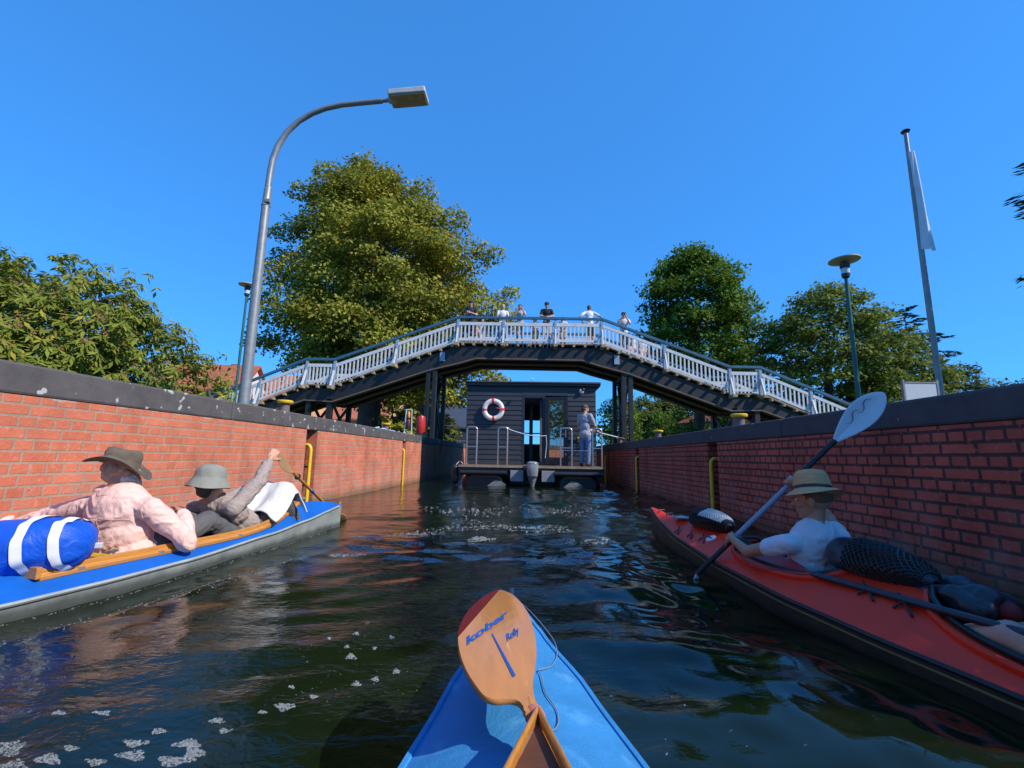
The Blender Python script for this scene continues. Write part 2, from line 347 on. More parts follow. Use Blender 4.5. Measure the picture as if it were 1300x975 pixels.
gm = N('ShaderNodeNewGeometry'); mp = N('ShaderNodeMapping'); mp.inputs['Scale'].default_value = (1, 1.7, 1); mp.inputs['Rotation'].default_value = (0, 0, R(-14)); Lk(gm.outputs['Position'], mp.inputs[0])
n1 = N('ShaderNodeTexNoise'); n1.inputs['Scale'].default_value = 16; n1.inputs['Detail'].default_value = 5; n1.inputs['Distortion'].default_value = .6; Lk(mp.outputs[0], n1.inputs['Vector'])
n2 = N('ShaderNodeTexNoise'); n2.inputs['Scale'].default_value = .55; n2.inputs['Detail'].default_value = 2; Lk(gm.outputs['Position'], n2.inputs['Vector'])
sp = N('ShaderNodeSeparateXYZ'); Lk(gm.outputs['Position'], sp.inputs[0])
mr = N('ShaderNodeMapRange'); mr.inputs[1].default_value = .35; mr.inputs[2].default_value = .65; mr.inputs[3].default_value = .25; mr.inputs[4].default_value = 1.0; Lk(n2.outputs[0], mr.inputs[0])
lr = N('ShaderNodeMapRange'); lr.inputs[1].default_value = -.3; lr.inputs[2].default_value = .7; lr.inputs[3].default_value = .16; lr.inputs[4].default_value = .02; Lk(sp.outputs[0], lr.inputs[0])
ys_ = N('ShaderNodeMapRange'); ys_.inputs[1].default_value = 3.0; ys_.inputs[2].default_value = 5.0; ys_.inputs[3].default_value = 0; ys_.inputs[4].default_value = .13; Lk(sp.outputs[1], ys_.inputs[0])
mxx = N('ShaderNodeMath'); mxx.operation = 'MAXIMUM'; Lk(lr.outputs[0], mxx.inputs[0]); Lk(ys_.outputs[0], mxx.inputs[1])
mm = N('ShaderNodeMath'); mm.operation = 'MULTIPLY'; Lk(mr.outputs[0], mm.inputs[0]); Lk(mxx.outputs[0], mm.inputs[1])
bp = N('ShaderNodeBump'); bp.inputs['Distance'].default_value = .045; Lk(n1.outputs[0], bp.inputs['Height']); Lk(mm.outputs[0], bp.inputs['Strength']); Lk(bp.outputs[0], b.inputs['Normal'])
me.materials.append(m); tag(link('water', me, None, 180), kind='structure')

# ================================================================== LOCK WALLS
def lock_wall(name, label, xf, sgn, top, cd, recesses, bmat, cmat):
    t = thing(name, label, 'wall', (xf(0), 0, 0))
    # brick facing in bays between the ladder recesses
    bounds = [-6.0]
    for y, w_ in recesses: bounds += [y-w_/2, y+w_/2]
    bounds += [80.0]
    mb = MB(); rc = MB(); T = t.location
    def slab(dst, ya, yb, off, depth, z0, z1):
        P = []
        for z in (z0, z1):
            for (y, o) in ((ya, off), (yb, off), (yb, off+depth), (ya, off+depth)): P.append((xf(y)+sgn*o-T.x, y, z))
        dst.add(P, [(0, 1, 2, 3), (7, 6, 5, 4), (0, 4, 5, 1), (1, 5, 6, 2), (2, 6, 7, 3), (3, 7, 4, 0)])
    for i in range(0, len(bounds), 2): slab(mb, bounds[i], bounds[i+1], 0, .5, -1.2, top-cd)
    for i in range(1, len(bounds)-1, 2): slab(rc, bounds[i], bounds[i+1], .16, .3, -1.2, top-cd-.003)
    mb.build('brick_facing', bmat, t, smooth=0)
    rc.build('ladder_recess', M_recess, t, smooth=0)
    ya = -6.0
    for L in [5.1, 6.2, 7.4, 5.4, 7.0, 8.2, 9, 10, 12, 15.7]:
        c = MB(); yb = min(ya+L, 80); slab(c, ya+.004, yb-.004, -.012, .62, top-cd+.002, top)
        c.build('coping', cmat, t, smooth=0, bevel=.02); ya = yb
    return t
RL = [(7.3, .36), (12.45, .30), (17.1, .4)]
RR = [(7.25, .36), (11.95, .34), (15.05, .22), (15.9, .22)]
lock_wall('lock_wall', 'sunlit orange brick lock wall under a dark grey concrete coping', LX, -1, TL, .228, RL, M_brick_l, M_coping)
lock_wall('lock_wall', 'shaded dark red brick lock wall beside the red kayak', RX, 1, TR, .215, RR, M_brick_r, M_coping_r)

def grab_pipe(x, y, z1, sgn, label, r=.028):
    t = thing('grab_pipe', label, 'grab rail', (x, y, 0), group='yellow grab pipes on the lock walls')
    pts = [(0, 0, -.6), (0, 0, z1-.09)]+[(sgn*.07*(1-math.cos(a)), 0, z1-.09+.09*math.sin(a)) for a in [R(k) for k in (25, 50, 75, 100)]]+[(sgn*.16, 0, z1-.005)]
    mb = MB(); mb.tube(pts, r, 10); mb.build('pipe', M_yellow, t)
    for z in (.35, z1-.35):
        c = MB(); c.box((sgn*.06, 0, z), (.12, .03, .03)); c.build('bracket', M_blackmetal, t, smooth=0)
gl = 'thick yellow grab pipe in the first ladder recess of the sunlit brick wall'
for (y, z, s, xf, lab, o) in [
    (7.24, .99, -1, LX, 'bright yellow grab pipe on the sunlit wall above the blue boat bow', .03),
    (12.36, 1.02, -1, LX, 'thin bright yellow grab pipe on the sunlit wall beside the shadow edge', .03),
    (7.26, .88, 1, RX, 'mustard yellow grab pipe on the shaded wall behind the red kayak bow', -.03),
    (11.95, .92, 1, RX, 'mustard yellow grab pipe on the shaded wall midway to the houseboat', -.03),
    (16.4, .95, 1, RX, 'far yellow grab pipe on the shaded wall close to the houseboat', -.03)]:
    grab_pipe(xf(y)+o, y, z, s, lab)

# bollards
def bollard(x, y, z0, label):
    t = thing('bollard', label, 'bollard', (x, y, z0), group='yellow capped mooring bollards')
    a = MB(); a.lathe([(.10, 0), (.10, .02), (.075, .03), (.07, .17)], 18); a.build('post', mat('rust_iron', (.16, .12, .12), .7, var=.3), t)
    a = MB(); a.lathe([(.07, .165), (.11, .168), (.12, .182), (.12, .202), (.108, .214), (0, .218)], 20); a.build('cap', M_yellow, t)
bollard(-3.88, 6.95, TL, 'yellow capped bollard beside the tall street lamp')
bollard(-3.80, 11.75, TL, 'yellow capped bollard near the glass rescue post')
bollard(3.13, 6.95, TR, 'yellow capped bollard in front of the bridge ramp trestle')
bollard(3.06, 11.1, TR, 'yellow capped bollard in front of the dark green trees')
bollard(2.98, 15.4, TR, 'yellow capped bollard at the foot of the bridge pier')

# rescue post and red box on the left coping
t = thing('rescue_post', 'slim clear rescue post with an orange lamp on the left coping', 'rescue post', (-3.76, 13.77, TL))
M_clear = mat('clear_plastic', (.55, .62, .68), .15, var=.1)
a = MB()
for s in (-1, 1): a.beam((s*.11, 0, .02), (s*.085, 0, .78), .03, .03)
a.beam((-.085, 0, .78), (.085, 0, .78), .03, .03); a.box((0, 0, .03), (.26, .14, .04)); a.build('frame', M_clear, t, smooth=0, bevel=.006)
a = MB(); a.lathe([(.05, .22), (.06, .25), (.06, .44), (.04, .48), (0, .49)], 12); a.build('canister', mat('dark_red_plastic', (.14, .02, .02), .4), t)
a = MB(); a.lathe([(.03, .52), (.045, .54), (.045, .66), (.02, .72), (0, .73)], 12); a.build('lamp', mat('orange_plastic', (.9, .30, .02), .35), t)
t = thing('extinguisher_box', 'rounded red rescue box standing beside the black bridge pier', 'rescue box', (-3.70, 15.1, TL))
a = MB(); a.lathe([(.0, .1), (.13, .1), (.15, .14), (.15, .62), (.12, .70), (0, .72)], 18); a.build('drum', mat('red_plastic', (.52, .035, .03), .35), t)
a = MB(); a.box((0, 0, .05), (.2, .2, .1)); a.build('foot', M_galv, t, smooth=0)
pts = [(-3.80+.05*math.sin(i*1.7), 10.9+i*.16, TL+.03+.03*(i % 3 == 1)) for i in range(18)]
tag(MB().tube(pts, .022, 6).build('rope', mat('blue_white_rope', (.35, .5, .7), .7, var=.6, scale=12)), 'blue and white rope lying along the left coping edge', 'rope')

# ================================================================== FOOTBRIDGE
BX = -.165; YN, YF = 17.55, 19.75
tilt = .0105                       # the picture shows the bridge very slightly out of level
br = thing('footbridge', 'black timber arched footbridge with white balustrades and blue handrails', 'bridge', (BX, (YN+YF)/2, 0))
br.rotation_euler = (0, tilt, 0)
PR = [(0, 5.33), (2.87, 5.33), (7.76, 3.50), (8.90, 3.50), (13.9, 1.38)]   # deck height against distance from the crown
def deck_z(x):
    x = abs(x)
    for (a, za), (b_, zb) in zip(PR[:-1], PR[1:]):
        if x <= b_: return za+(zb-za)*(x-a)/(b_-a)
    return PR[-1][1]
yn, yf = YN-(YN+YF)/2, YF-(YN+YF)/2
# decking in one part per straight run
nodesx = [-13.9, -8.90, -7.76, -2.87, 2.87, 7.76, 8.90, 13.9]
for a, b_ in zip(nodesx[:-1], nodesx[1:]):
    mb = MB(); n = max(3, int((b_-a)/.16)); dx = (b_-a)/n
    for i in range(n):
        x0, x1 = a+i*dx, a+(i+1)*dx-.012
        za, zb = deck_z(x0+1e-6), deck_z(x1)
        P = [(x, y, z) for (x, z) in ((x0, za), (x1, zb), (x1, zb-.05), (x0, za-.05)) for y in (yn-.06, yf+.06)]
        mb.add(P, [(0, 1, 3, 2), (4, 5, 7, 6), (0, 2, 4, 6)[:4] and (0, 6, 7, 1), (2, 3, 5, 4), (0, 2, 4, 6), (1, 7, 5, 3)])
    mb.build('decking', M_plank, br, smooth=0)
# joists under the deck: pale ends that catch the light
mb = MB()
x = -13.2
while x < 13.3:
    mb.box((x, 0, deck_z(x)-.105), (.09, yf-yn+.34, .10)); x += .44
j = mb.build('deck_joists', M_joist, br, smooth=0)
# girders: near, middle, far; the centre one haunched
def girder(y, wdt):
    mb = MB()
    top = [(x, deck_z(x)-.16) for x in nodesx]
    bot = [(13.9, 1.1), (8.9, deck_z(8.9)-.62), (7.76, deck_z(7.76)-.66), (3.95, deck_z(3.95)-.74), (2.75, 4.50), (2.1, 4.70), (-2.1, 4.70), (-2.75, 4.50), (-3.95, deck_z(3.95)-.74), (-7.76, deck_z(7.76)-.66), (-8.9, deck_z(8.9)-.62), (-13.9, 1.1)]
    poly = top+bot
    # strips between matching stations keep the polygon convex
    st = sorted(set([p[0] for p in poly]))
    def zt(x): return deck_z(x)-.16
    bs = sorted(bot)
    def zb(x):
        for (a, za), (c, zc) in zip(bs[:-1], bs[1:]):
            if a <= x <= c: return za+(zc-za)*(x-a)/(c-a)
    for a, c in zip(st[:-1], st[1:]):
        mb.prism([(a, zt(a)), (c, zt(c)), (c, zb(c)), (a, zb(a))], y-wdt/2, y+wdt/2)
    fl = MB()
    for (a, za), (c, zc) in zip(bs[:-1], bs[1:]):
        fl.beam((a, y, za-.025), (c, y, zc-.025), wdt+.12, .045)
    g_ = mb.build('girder', M_black, br, smooth=0)
    fl.build('flange', M_edge, g_, smooth=0)
for y in (yn+.10, 0, yf-.10): girder(y, .14)
# soffit boards between girders (dark underside)
mb = MB()
for a, c in zip(nodesx[:-1], nodesx[1:]):
    for y0, y1 in ((yn+.18, -.08), (.08, yf-.18)):
        mb.add([(a, y0, deck_z(a)-.22), (c, y0, deck_z(c)-.22), (c, y1, deck_z(c)-.22), (a, y1, deck_z(a)-.22)], [(0, 1, 2, 3)])
mb.build('soffit', M_black, br, smooth=0)
# piers
for s in (-1, 1):
    px = s*3.86; zb0 = TL-.2 if s < 0 else TR-.2
    ztop = deck_z(3.86)-.72
    for y in (yn+.12, yf-.12):
        for dx in (-.13, .13):
            mb = MB(); mb.box2((px+dx-.08, y-.10, zb0), (px+dx+.08, y+.10, ztop+(.04 if s*dx < 0 else -.02)))
            mb.build('pier_post', M_black, br, smooth=0, bevel=.01)
        for k in range(6): MB().box((px, y, zb0+.4+k*.5), (.12, .05, .06)).build('pier_batten', M_edge, br, smooth=0)
    mb = MB(); mb.beam((px, yn+.2, zb0+.3), (px, yf-.2, ztop-.3), .06, .12); mb.beam((px+.07, yf-.2, zb0+.3), (px+.07, yn+.2, ztop-.3), .06, .12); mb.box((px, 0, ztop-.05), (.2, yf-yn, .2))
    mb.build('pier_brace', M_black, br, smooth=0)
    # steel plate on the knee
    mb = MB(); mb.box((s*3.45, yn-.0, 4.72), (.20, .04, .36)); mb.build('knee_plate', M_bluegrey, br, smooth=0)
    # landing trestle
    for y in (yn+.12, yf-.12):
        for dx in (-.42, .42):
            mb = MB(); mb.box2((s*8.33+dx-.09, y-.09, 1.1), (s*8.33+dx+.09, y+.09, 2.92)); mb.build('trestle_post', M_black, br, smooth=0)
    mb = MB()
    for dx in (-.42, .42):
        mb.beam((s*8.33+dx, yn+.2, 1.5), (s*8.33+dx, yf-.2, 2.8), .06, .12); mb.beam((s*8.33+dx+.07, yf-.2, 1.5), (s*8.33+dx+.07, yn+.2, 2.8), .06, .12)
    mb.build('trestle_brace', M_black, br, smooth=0)
# balustrades: posts, slatted panels and handrails on both sides
postx = [-13.2, -10.75, -8.90, -7.76, -5.30, -2.87, -1.03, 1.03, 2.87, 5.30, 7.76, 8.90, 10.75, 13.2]
pl = None
for y, out in ((yn-.02, -1), (yf+.02, 1)):
    for x in postx:
        z = deck_z(x)
        p = MB(); p.box2((x-.055, y-.06, z-.22), (x+.055, y+.06, z+.98)); po = p.build('post', M_bluegrey, br, smooth=0, bevel=.008)
        k = MB(); k.beam((x, y+out*.30, z-.13), (x, y+out*.07, z+.55), .09, .05, (1, 0, 0)); k.build('strut', M_white, po, smooth=0)
        k = MB(); k.box((x, y+out*.12, z-.15), (.15, .52, .11)); k.build('outrigger', M_joist, po, smooth=0)
    for a, c in zip(postx[:-1], postx[1:]):
        pb = MB(); a2, c2 = a+.056, c-.056; yo = y+out*.005
        sl = (deck_z(c2)-deck_z(a2))/(c2-a2)
        def zz(x): return deck_z(a2)+sl*(x-a2)
        def rail(z0, z1, w_):
            P = [(x, yy, zz(x)+zv) for yy in (yo-w_/2, yo+w_/2) for (x, zv) in ((a2, z0), (c2, z0), (c2, z1), (a2, z1))]
            pb.add(P, [(0, 1, 2, 3), (7, 6, 5, 4), (0, 4, 5, 1), (1, 5, 6, 2), (2, 6, 7, 3), (3, 7, 4, 0)])
        rail(.70, .83, .05); rail(.06, .16, .05)
        n = max(4, int(round((c2-a2)/.158)))
        for i in range(n):
            x = a2+(i+.5)*(c2-a2)/n
            P = [(x+dx, yy, zz(x+dx)+zv) for yy in (yo-.017, yo+.017) for (dx, zv) in ((-.029, .155), (.029, .155), (.029, .705), (-.029, .705))]
            pb.add(P, [(0, 1, 2, 3), (7, 6, 5, 4), (0, 4, 5, 1), (1, 5, 6, 2), (2, 6, 7, 3), (3, 7, 4, 0)])
        pb.build('balustrade_panel', M_white, br, smooth=0)
    hr = MB(); xs_ = [-13.6]+nodesx[1:-1]+[13.6]
    for a, c in zip(xs_[:-1], xs_[1:]):
        hr.beam((a, y+out*.02, deck_z(a)+1.02), (c, y+out*.02, deck_z(c)+1.02), .13, .085)
    hr.build('handrail', M_teal, br, smooth=0)

# ================================================================== LAMPS, FLAG, SIGN
t = thing('street_lamp', 'tall grey steel street lamp with curved arm and flat head', 'street lamp', (-4.06, 6.2, ZL))
a = MB(); a.tube([(0, 0, 0), (0, 0, .9), (.0, 0, 3.14)], [.074, .071, .058], 20); a.build('pole', M_galv, t)
a = MB(); a.tube([(0, 0, 3.12), (0, 0, 3.16), (0.008, 0, 3.40), (.02, 0, 3.44)], [.066, .057, .053, .045], 20); a.box((.05, -.04, 3.18), (.07, .05, .05)); a.build('collar', M_galv, t)
pts = [atY(*p, 6.2)-Vector((-4.06, 6.2, ZL)) for p in [(340, 240), (342.5, 222), (346, 203), (353, 185), (364, 168), (379, 154), (396, 144), (413, 137.5), (434, 133), (462, 130.2), (485, 128)]]
a = MB(); a.tube(pts, [.045]*4+[.040]*7, 14); a.build('arm', M_galv, t)
e = pts[-1]; hd = (atY(552, 122, 6.2)-atY(485, 128, 6.2)).normalized()
a = MB(); a.tube([e-hd*.02, e+hd*.12], .03, 10); a.build('spigot', M_galv, t)
hx = hd; hy = Vector((0, 1, 0)); hz = hx.cross(hy); RM = Matrix((hx, hy, hz)).transposed()
c0 = e+hd*.42
a = MB(); a.box(c0+hz*.02, (.58, .30, .10), RM); a.tube([e+hd*.1, e+hd*.2], [.05, .06], 12); hh = a.build('head', mat('lamp_head_grey', (.42, .43, .42), .5, var=.15), t, smooth=30, bevel=.018)
a = MB(); a.box(c0+hx*.02-hz*.036, (.50, .25, .02), RM); a.build('diffuser', mat('dirty_diffuser', (.40, .33, .20), .4, var=.35, scale=12), hh, smooth=0)

def garden_lamp(x, y, z0, zt, rd, label):
    t = thing('garden_lamp', label, 'lamp post', (x, y, z0), group='green garden lamps with disc tops'); h = zt-z0
    a = MB(); a.tube([(0, 0, 0), (0, 0, h-.45)], [.05, .036], 12); a.build('pole', M_greygreen, t)
    a = MB(); a.lathe([(.04, h-.47), (.075, h-.44), (.085, h-.36)], 16); a.build('socket', M_blackmetal, t); a = MB(); a.lathe([(.085, h-.24), (.10, h-.20), (.10, h-.12), (.03, h-.08)], 16); a.build('lamp_cap', M_blackmetal, t)
    a = MB(); a.lathe([(.08, h-.36), (.085, h-.24)], 16); a.build('glass', mat('frosted_glass', (.6, .65, .65), .2), t)
    a = MB(); a.lathe([(0, h-.05), (.06, h-.075), (rd, h-.05), (rd, h-.03), (.1, h+.02), (0, h+.03)], 32); a.build('disc_shade', mat('cream_enamel', (.52, .46, .34), .5, var=.15), t)
garden_lamp(6.99, 9.9, ZR, 5.38, .305, 'green garden lamp with disc top before the pale leafy tree')
garden_lamp(-10.15, 15, ZL, 6.78, .30, 'green garden lamp with disc top behind the tall street lamp')

t = thing('flagpole', 'thin grey flagpole with a furled white flag hanging limp', 'flagpole', (7.90, 9, ZR))
a = MB(); a.tube([(0, 0, 0), (0, 0, 3), (0, 0, 7.80-ZR)], [.055, .05, .036], 14); a.build('pole', mat('weathered_aluminium', (.30, .29, .28), .5, metal=.3), t)
a = MB(); a.lathe([(0, 0), (.06, .005), (.085, .04), (.05, .075), (0, .08)], 16, Matrix.Translation((0, 0, 7.80-ZR))); a.build('finial', M_blackmetal, t)
def flagf(u, v):
    z = 7.30-ZR-v*2.15; wd = .10+.13*v**1.1; fold = .018*math.sin(u*9+v*4)*(.4+v)
    return (-.055+u*wd+fold*.4+.02*v, -.065-.05*math.sin(u*2.6)-fold, z-.05*u*(v > .93)-.02*math.sin(u*3)*v)
a = MB(); a.grid(flagf, 14, 34); fo = a.build('flag', mat('white_cloth', (.72, .72, .76), .8, var=.1), t, smooth=180)

p0, p1 = Vector((4.30, 5.5, 0)), Vector((4.60, 5.15, 0))
t = thing('sign_panel', 'blank pale sign panel seen over the right hand coping', 'sign', (4.45, 5.32, ZR), rz=R(0))
a = MB(); a.box((0, 0, .29), (.36, .02, .34)); a.build('panel', mat('pale_panel', (.55, .60, .66), .5, var=.06), t, smooth=0)
a = MB()
for x in (-.185, .19): a.box((x, 0, .25), (.02, .03, .50))
a.box((0, 0, .468), (.36, .03, .016)); a.build('frame', M_galv, t, smooth=0)
# ================================================================== TREES
def leaf_mesh(name, C, D, Nn, L, Wd, mats, midx=None):
    """C centres, D long axes, Nn normals, L lengths, Wd widths -> rhombic leaf faces"""
    n = len(C); D = D/np.linalg.norm(D, axis=1, keepdims=True); S = np.cross(D, Nn); S /= (np.linalg.norm(S, axis=1, keepdims=True)+1e-9)
    L = L[:, None]; Wd = Wd[:, None]
    V = np.stack([C-D*L*.5, C+S*Wd*.5-D*L*.05, C+D*L*.5, C-S*Wd*.5-D*L*.05], 1).reshape(-1, 3).astype(np.float32)
    me = bpy.data.meshes.new(name); me.vertices.add(4*n); me.vertices.foreach_set('co', V.ravel())
    me.loops.add(4*n); me.loops.foreach_set('vertex_index', np.arange(4*n, dtype=np.int32)); me.polygons.add(n)
    me.polygons.foreach_set('loop_start', (np.arange(n)*4).astype(np.int32))
    for m in mats: me.materials.append(m)
    if midx is not None: me.polygons.foreach_set('material_index', midx.astype(np.int32))
    me.update(calc_edges=True); return me
def unit(n, g): v = g.normal(size=(n, 3)); return v/np.linalg.norm(v, axis=1, keepdims=True)
def crown(name, parent, lumps, per, L, mats, seed, up=.55, droop=0, ratio=.62, fill=.25, alt=0):
    """lumps: (x,y,z,r,squash) in local coordinates; each carries its own shell of leaves"""
    g = np.random.default_rng(seed); Cs, Ds, Ns, Ls, Ix = [], [], [], [], []
    cen = np.mean([l[:3] for l in lumps], 0)
    for (x, y, z, r, q) in lumps:
        n = max(8, int(per*r*r)); u = unit(n, g)
        u[:, 2] = np.where(u[:, 2] < -.25, -u[:, 2]*g.uniform(0, 1, n), u[:, 2])
        rad = r*np.where(g.uniform(size=n) < fill, g.uniform(.2, .8, n), g.normal(.93, .13, n))
        wob = 1+.28*np.sin(u[:, 0]*5+x*3+seed)*np.sin(u[:, 1]*5+y*2)*np.cos(u[:, 2]*4+z)
        p = u*(rad*wob)[:, None]; p[:, 2] *= q
        c = np.array((x, y, z))+p; out = u*.6+(c-cen)/(np.linalg.norm(c-cen, axis=1, keepdims=True)+1e-6)*.3
        nn = out*(1-up)+np.array((0, 0, up))+unit(n, g)*.45
        d = np.cross(nn, unit(n, g)); d[:, 2] -= droop; d += u*.3
        Cs.append(c); Ds.append(d); Ns.append(nn); Ls.append(L*g.uniform(.55, 1.25, n)); Ix.append((g.uniform(size=n) < alt).astype(int))
    Ls = np.concatenate(Ls)
    me = leaf_mesh(name, np.concatenate(Cs), np.concatenate(Ds), np.concatenate(Ns), Ls, Ls*ratio, mats, np.concatenate(Ix))
    return link(name, me, parent, 0)
M_bark = mat('bark', (.085, .065, .048), .9, var=.5, scale=6, bump=.8, bscale=14, stretch=(1, 1, .25))
def trunk(parent, h, r, limbs, seed=0, lean=(0, 0)):
    g = random.Random(seed); mb = MB()
    pts = [(lean[0]*t*t+.12*math.sin(t*5+seed), lean[1]*t*t+.1*math.cos(t*4+seed), -.1+h*t) for t in [i/8 for i in range(9)]]
    mb.tube(pts, [r*1.5, r*1.1]+[r*(1-.085*i) for i in range(7)], 12)
    for (a, z0, L, el) in limbs:
        p = Vector((lean[0]*(z0/h)**2, lean[1]*(z0/h)**2, z0)); d = Vector((math.cos(a)*math.cos(el), math.sin(a)*math.cos(el), math.sin(el)))
        q = [p]; rr = [r*.5]
        for i in range(6):
            d = (d+Vector((g.uniform(-.2, .2), g.uniform(-.2, .2), g.uniform(-.05, .22)))).normalized(); q.append(q[-1]+d*L/6); rr.append(r*.5*(1-(i+1)/6.6))
        mb.tube(q, rr, 8)
        for k in (2, 4):
            d2 = (d+Vector((g.uniform(-1, 1), g.uniform(-1, 1), g.uniform(-.2, .5)))).normalized()
            mb.tube([q[k], q[k]+d2*L*.2, q[k]+d2*L*.36+Vector((0, 0, .1))], [rr[k]*.6, rr[k]*.4, rr[k]*.12], 6)
    return mb.build('trunk', M_bark, parent, smooth=60)
def surf_lumps(profile, n, rl, seed, asp=1.0, depth=(.72, 1.0), squash=.75, jit=.0, front=None):
    """profile: list (z, halfwidth, xoffset) -> lumps spread over the surface of the crown"""
    g = np.random.default_rng(seed); zs = [p[0] for p in profile]; ws = [p[1] for p in profile]; xo = [p[2] for p in profile]
    zt = np.linspace(zs[0], zs[-1], 200); wt = np.interp(zt, zs, ws)+.25; cdf = np.cumsum(wt); cdf /= cdf[-1]
    out = []
    for i in range(n):
        z = np.interp((i+g.uniform(0, 1))/n, cdf, zt); a = i*2.399963+g.uniform(-.4, .4); k = g.uniform(*depth)
        wv = np.interp(z, zs, ws); r = rl*g.uniform(.45, 1.45)*(0.6 if wv < 1.3*rl else 1)
        rr = max(0, wv-r*.75)*k
        out.append((np.interp(z, zs, xo)+rr*math.cos(a), rr*math.sin(a)*asp, z+g.uniform(-jit, jit), r, squash))
    return out
def tree(name, label, loc, prof, n, rl, per, L, mats, seed, trunk_h, trunk_r, limbs=7, asp=1., group=None, extra=(), cat='tree', **kw):
    t = thing(name, label, cat, loc, group=group)
    lumps = surf_lumps(prof, n, rl, seed, asp, depth=kw.pop('depth', (.72, 1.0)), jit=kw.pop('jit', .2), squash=kw.pop('squash', .8))+list(extra)
    crown('crown', t, lumps, per, L, mats, seed, **kw)
    if trunk_r: trunk(t, trunk_h, trunk_r, [(i*2.4+seed, trunk_h*(.35+.5*i/max(1, limbs)), prof[len(prof)//2][1]*.85, R(20+i*7)) for i in range(limbs)], seed)
    return t
LM_lime = leaf_mat('lime_leaves', (.15, .17, .018), (.43, .40, .06), (.52, .36, .07), .32)
LM_dark = leaf_mat('dark_green_leaves', (.060, .125, .012), (.18, .27, .032), (.26, .31, .05), .34)
LM_ash = leaf_mat('ash_leaves', (.11, .155, .022), (.23, .265, .05), (.30, .25, .06), .34)
LM_bush = leaf_mat('bush_leaves', (.12, .165, .022), (.27, .30, .05), (.46, .36, .05), .3)
LM_flower = leaf_mat('bush_flower_heads', (.30, .15, .06), (.40, .21, .09), None, .15)
LM_far = leaf_mat('far_leaves', (.08, .11, .02), (.18, .20, .045), None, .25)
LM_con = leaf_mat('conifer_needles', (.022, .045, .016), (.055, .085, .026), None, .2)

# big lime tree behind the bridge
tb = (-9.7, 27.0, ZL)
o = ZL
prof = [(4.4-o, 4.6, .8), (5.6-o, 6.3, .9), (7.5-o, 7.2, .7), (9.5-o, 7.4, .6), (11.5-o, 7.1, .3), (13.2-o, 6.4, .1), (14.8-o, 5.3, -.3), (16.3-o, 4.0, -.8), (17.6-o, 2.6, -1.3), (18.7-o, 1.1, -1.5)]
tree('lime_tree', 'huge yellow green lime tree rising behind the bridge', tb, prof, 205, 1.42, 400, .23, [LM_lime], 3, 14, .62, limbs=12, depth=(.5, 1.10), asp=.9, jit=.6, squash=.9, fill=.10,
     extra=[(6.6, -1.0, 4.6-o, 1.0, .6), (7.6, -1.2, 5.1-o, .8, .6), (5.2, -1, 3.9-o, .9, .6), (7.9, -1, 8.6-o, .9, .7), (-5.9, -1, 14.3-o, 1.0, .6), (-6.6, -.5, 12.5-o, .8, .6), (8.2, 0, 6.4-o, .6, .6), (-4.4, -2, 16.4-o, .9, .8), (-3.0, -2, 17.9-o, .8, .9), (.8, -1.5, 17.8-o, .8, .9), (3.0, -2, 16.5-o, .9, .9), (5.0, -2, 14.6-o, 1.0, .9), (7.2, -2, 12.4-o, .9, .9), (-1.5, -1, 19.1-o, .7, 1), (-6.8, -1, 10-o, .8, .9), (-6.2, -2, 7-o, .9, .8), (8.4, -1, 10.4-o, .7, .9)], up=.38)
# right: dark dense tree
tree('broad_tree', 'dense dark green tree with pointed top behind the right ramp', (11.0, 30, ZR), [(3.5, 3.0, 0), (5.5, 4.2, .3), (8, 4.5, .3), (10.5, 4.0, .1), (12.2, 2.8, 0), (13.2, 1.6, -.1), (13.9, .6, 0)], 150, .95, 330, .26, [LM_dark], 5, 9, .35, depth=(.6, 1.0), up=.45)
tree('ash_tree', 'loose pale leafy tree behind the disc topped garden lamp', (15.6, 24, ZR), [(1.4, 2.5, 0), (3, 3.6, 0), (5, 4.0, 0), (6.8, 3.2, 0), (8.0, 2.0, .2), (8.7, .8, .2)], 150, .75, 330, .22, [LM_ash], 9, 6, .22, depth=(.5, 1.02), up=.4)
tree('ash_tree', 'lower leafy tree just behind the flagpole foot', (19.6, 24.5, ZR), [(.8, 1.8, 0), (2.5, 3.1, 0), (4, 2.8, -.2), (5.5, 1.8, -.3), (6.4, .6, -.3)], 105, .7, 300, .22, [LM_ash], 12, 4, .18, depth=(.5, 1.02), up=.4)
tree('round_tree', 'small round tree at the end of the right coping', (30.5, 33, ZR), [(.3, 2.4, 0), (2.6, 3.4, 0), (4.8, 2.6, 0), (6.4, .9, 0)], 40, .8, 260, .26, [LM_far], 15, 3, .2)
tree('round_tree', 'low dark tree farthest along the right coping', (36, 34, ZR), [(.3, 2.8, 0), (2.4, 3.6, 0), (4.4, 2.6, 0), (5.7, .9, 0)], 40, .8, 260, .26, [LM_dark], 16, 3, .2)
tree('shrub', 'low green shrub between the ramp trestle and the ash tree', (12.2, 25, ZR), [(.1, 2.2, 0), (1.4, 2.6, 0), (2.8, 1.8, 0), (3.6, .7, 0)], 34, .7, 260, .22, [LM_dark], 17, 1.5, .1, cat='shrub')
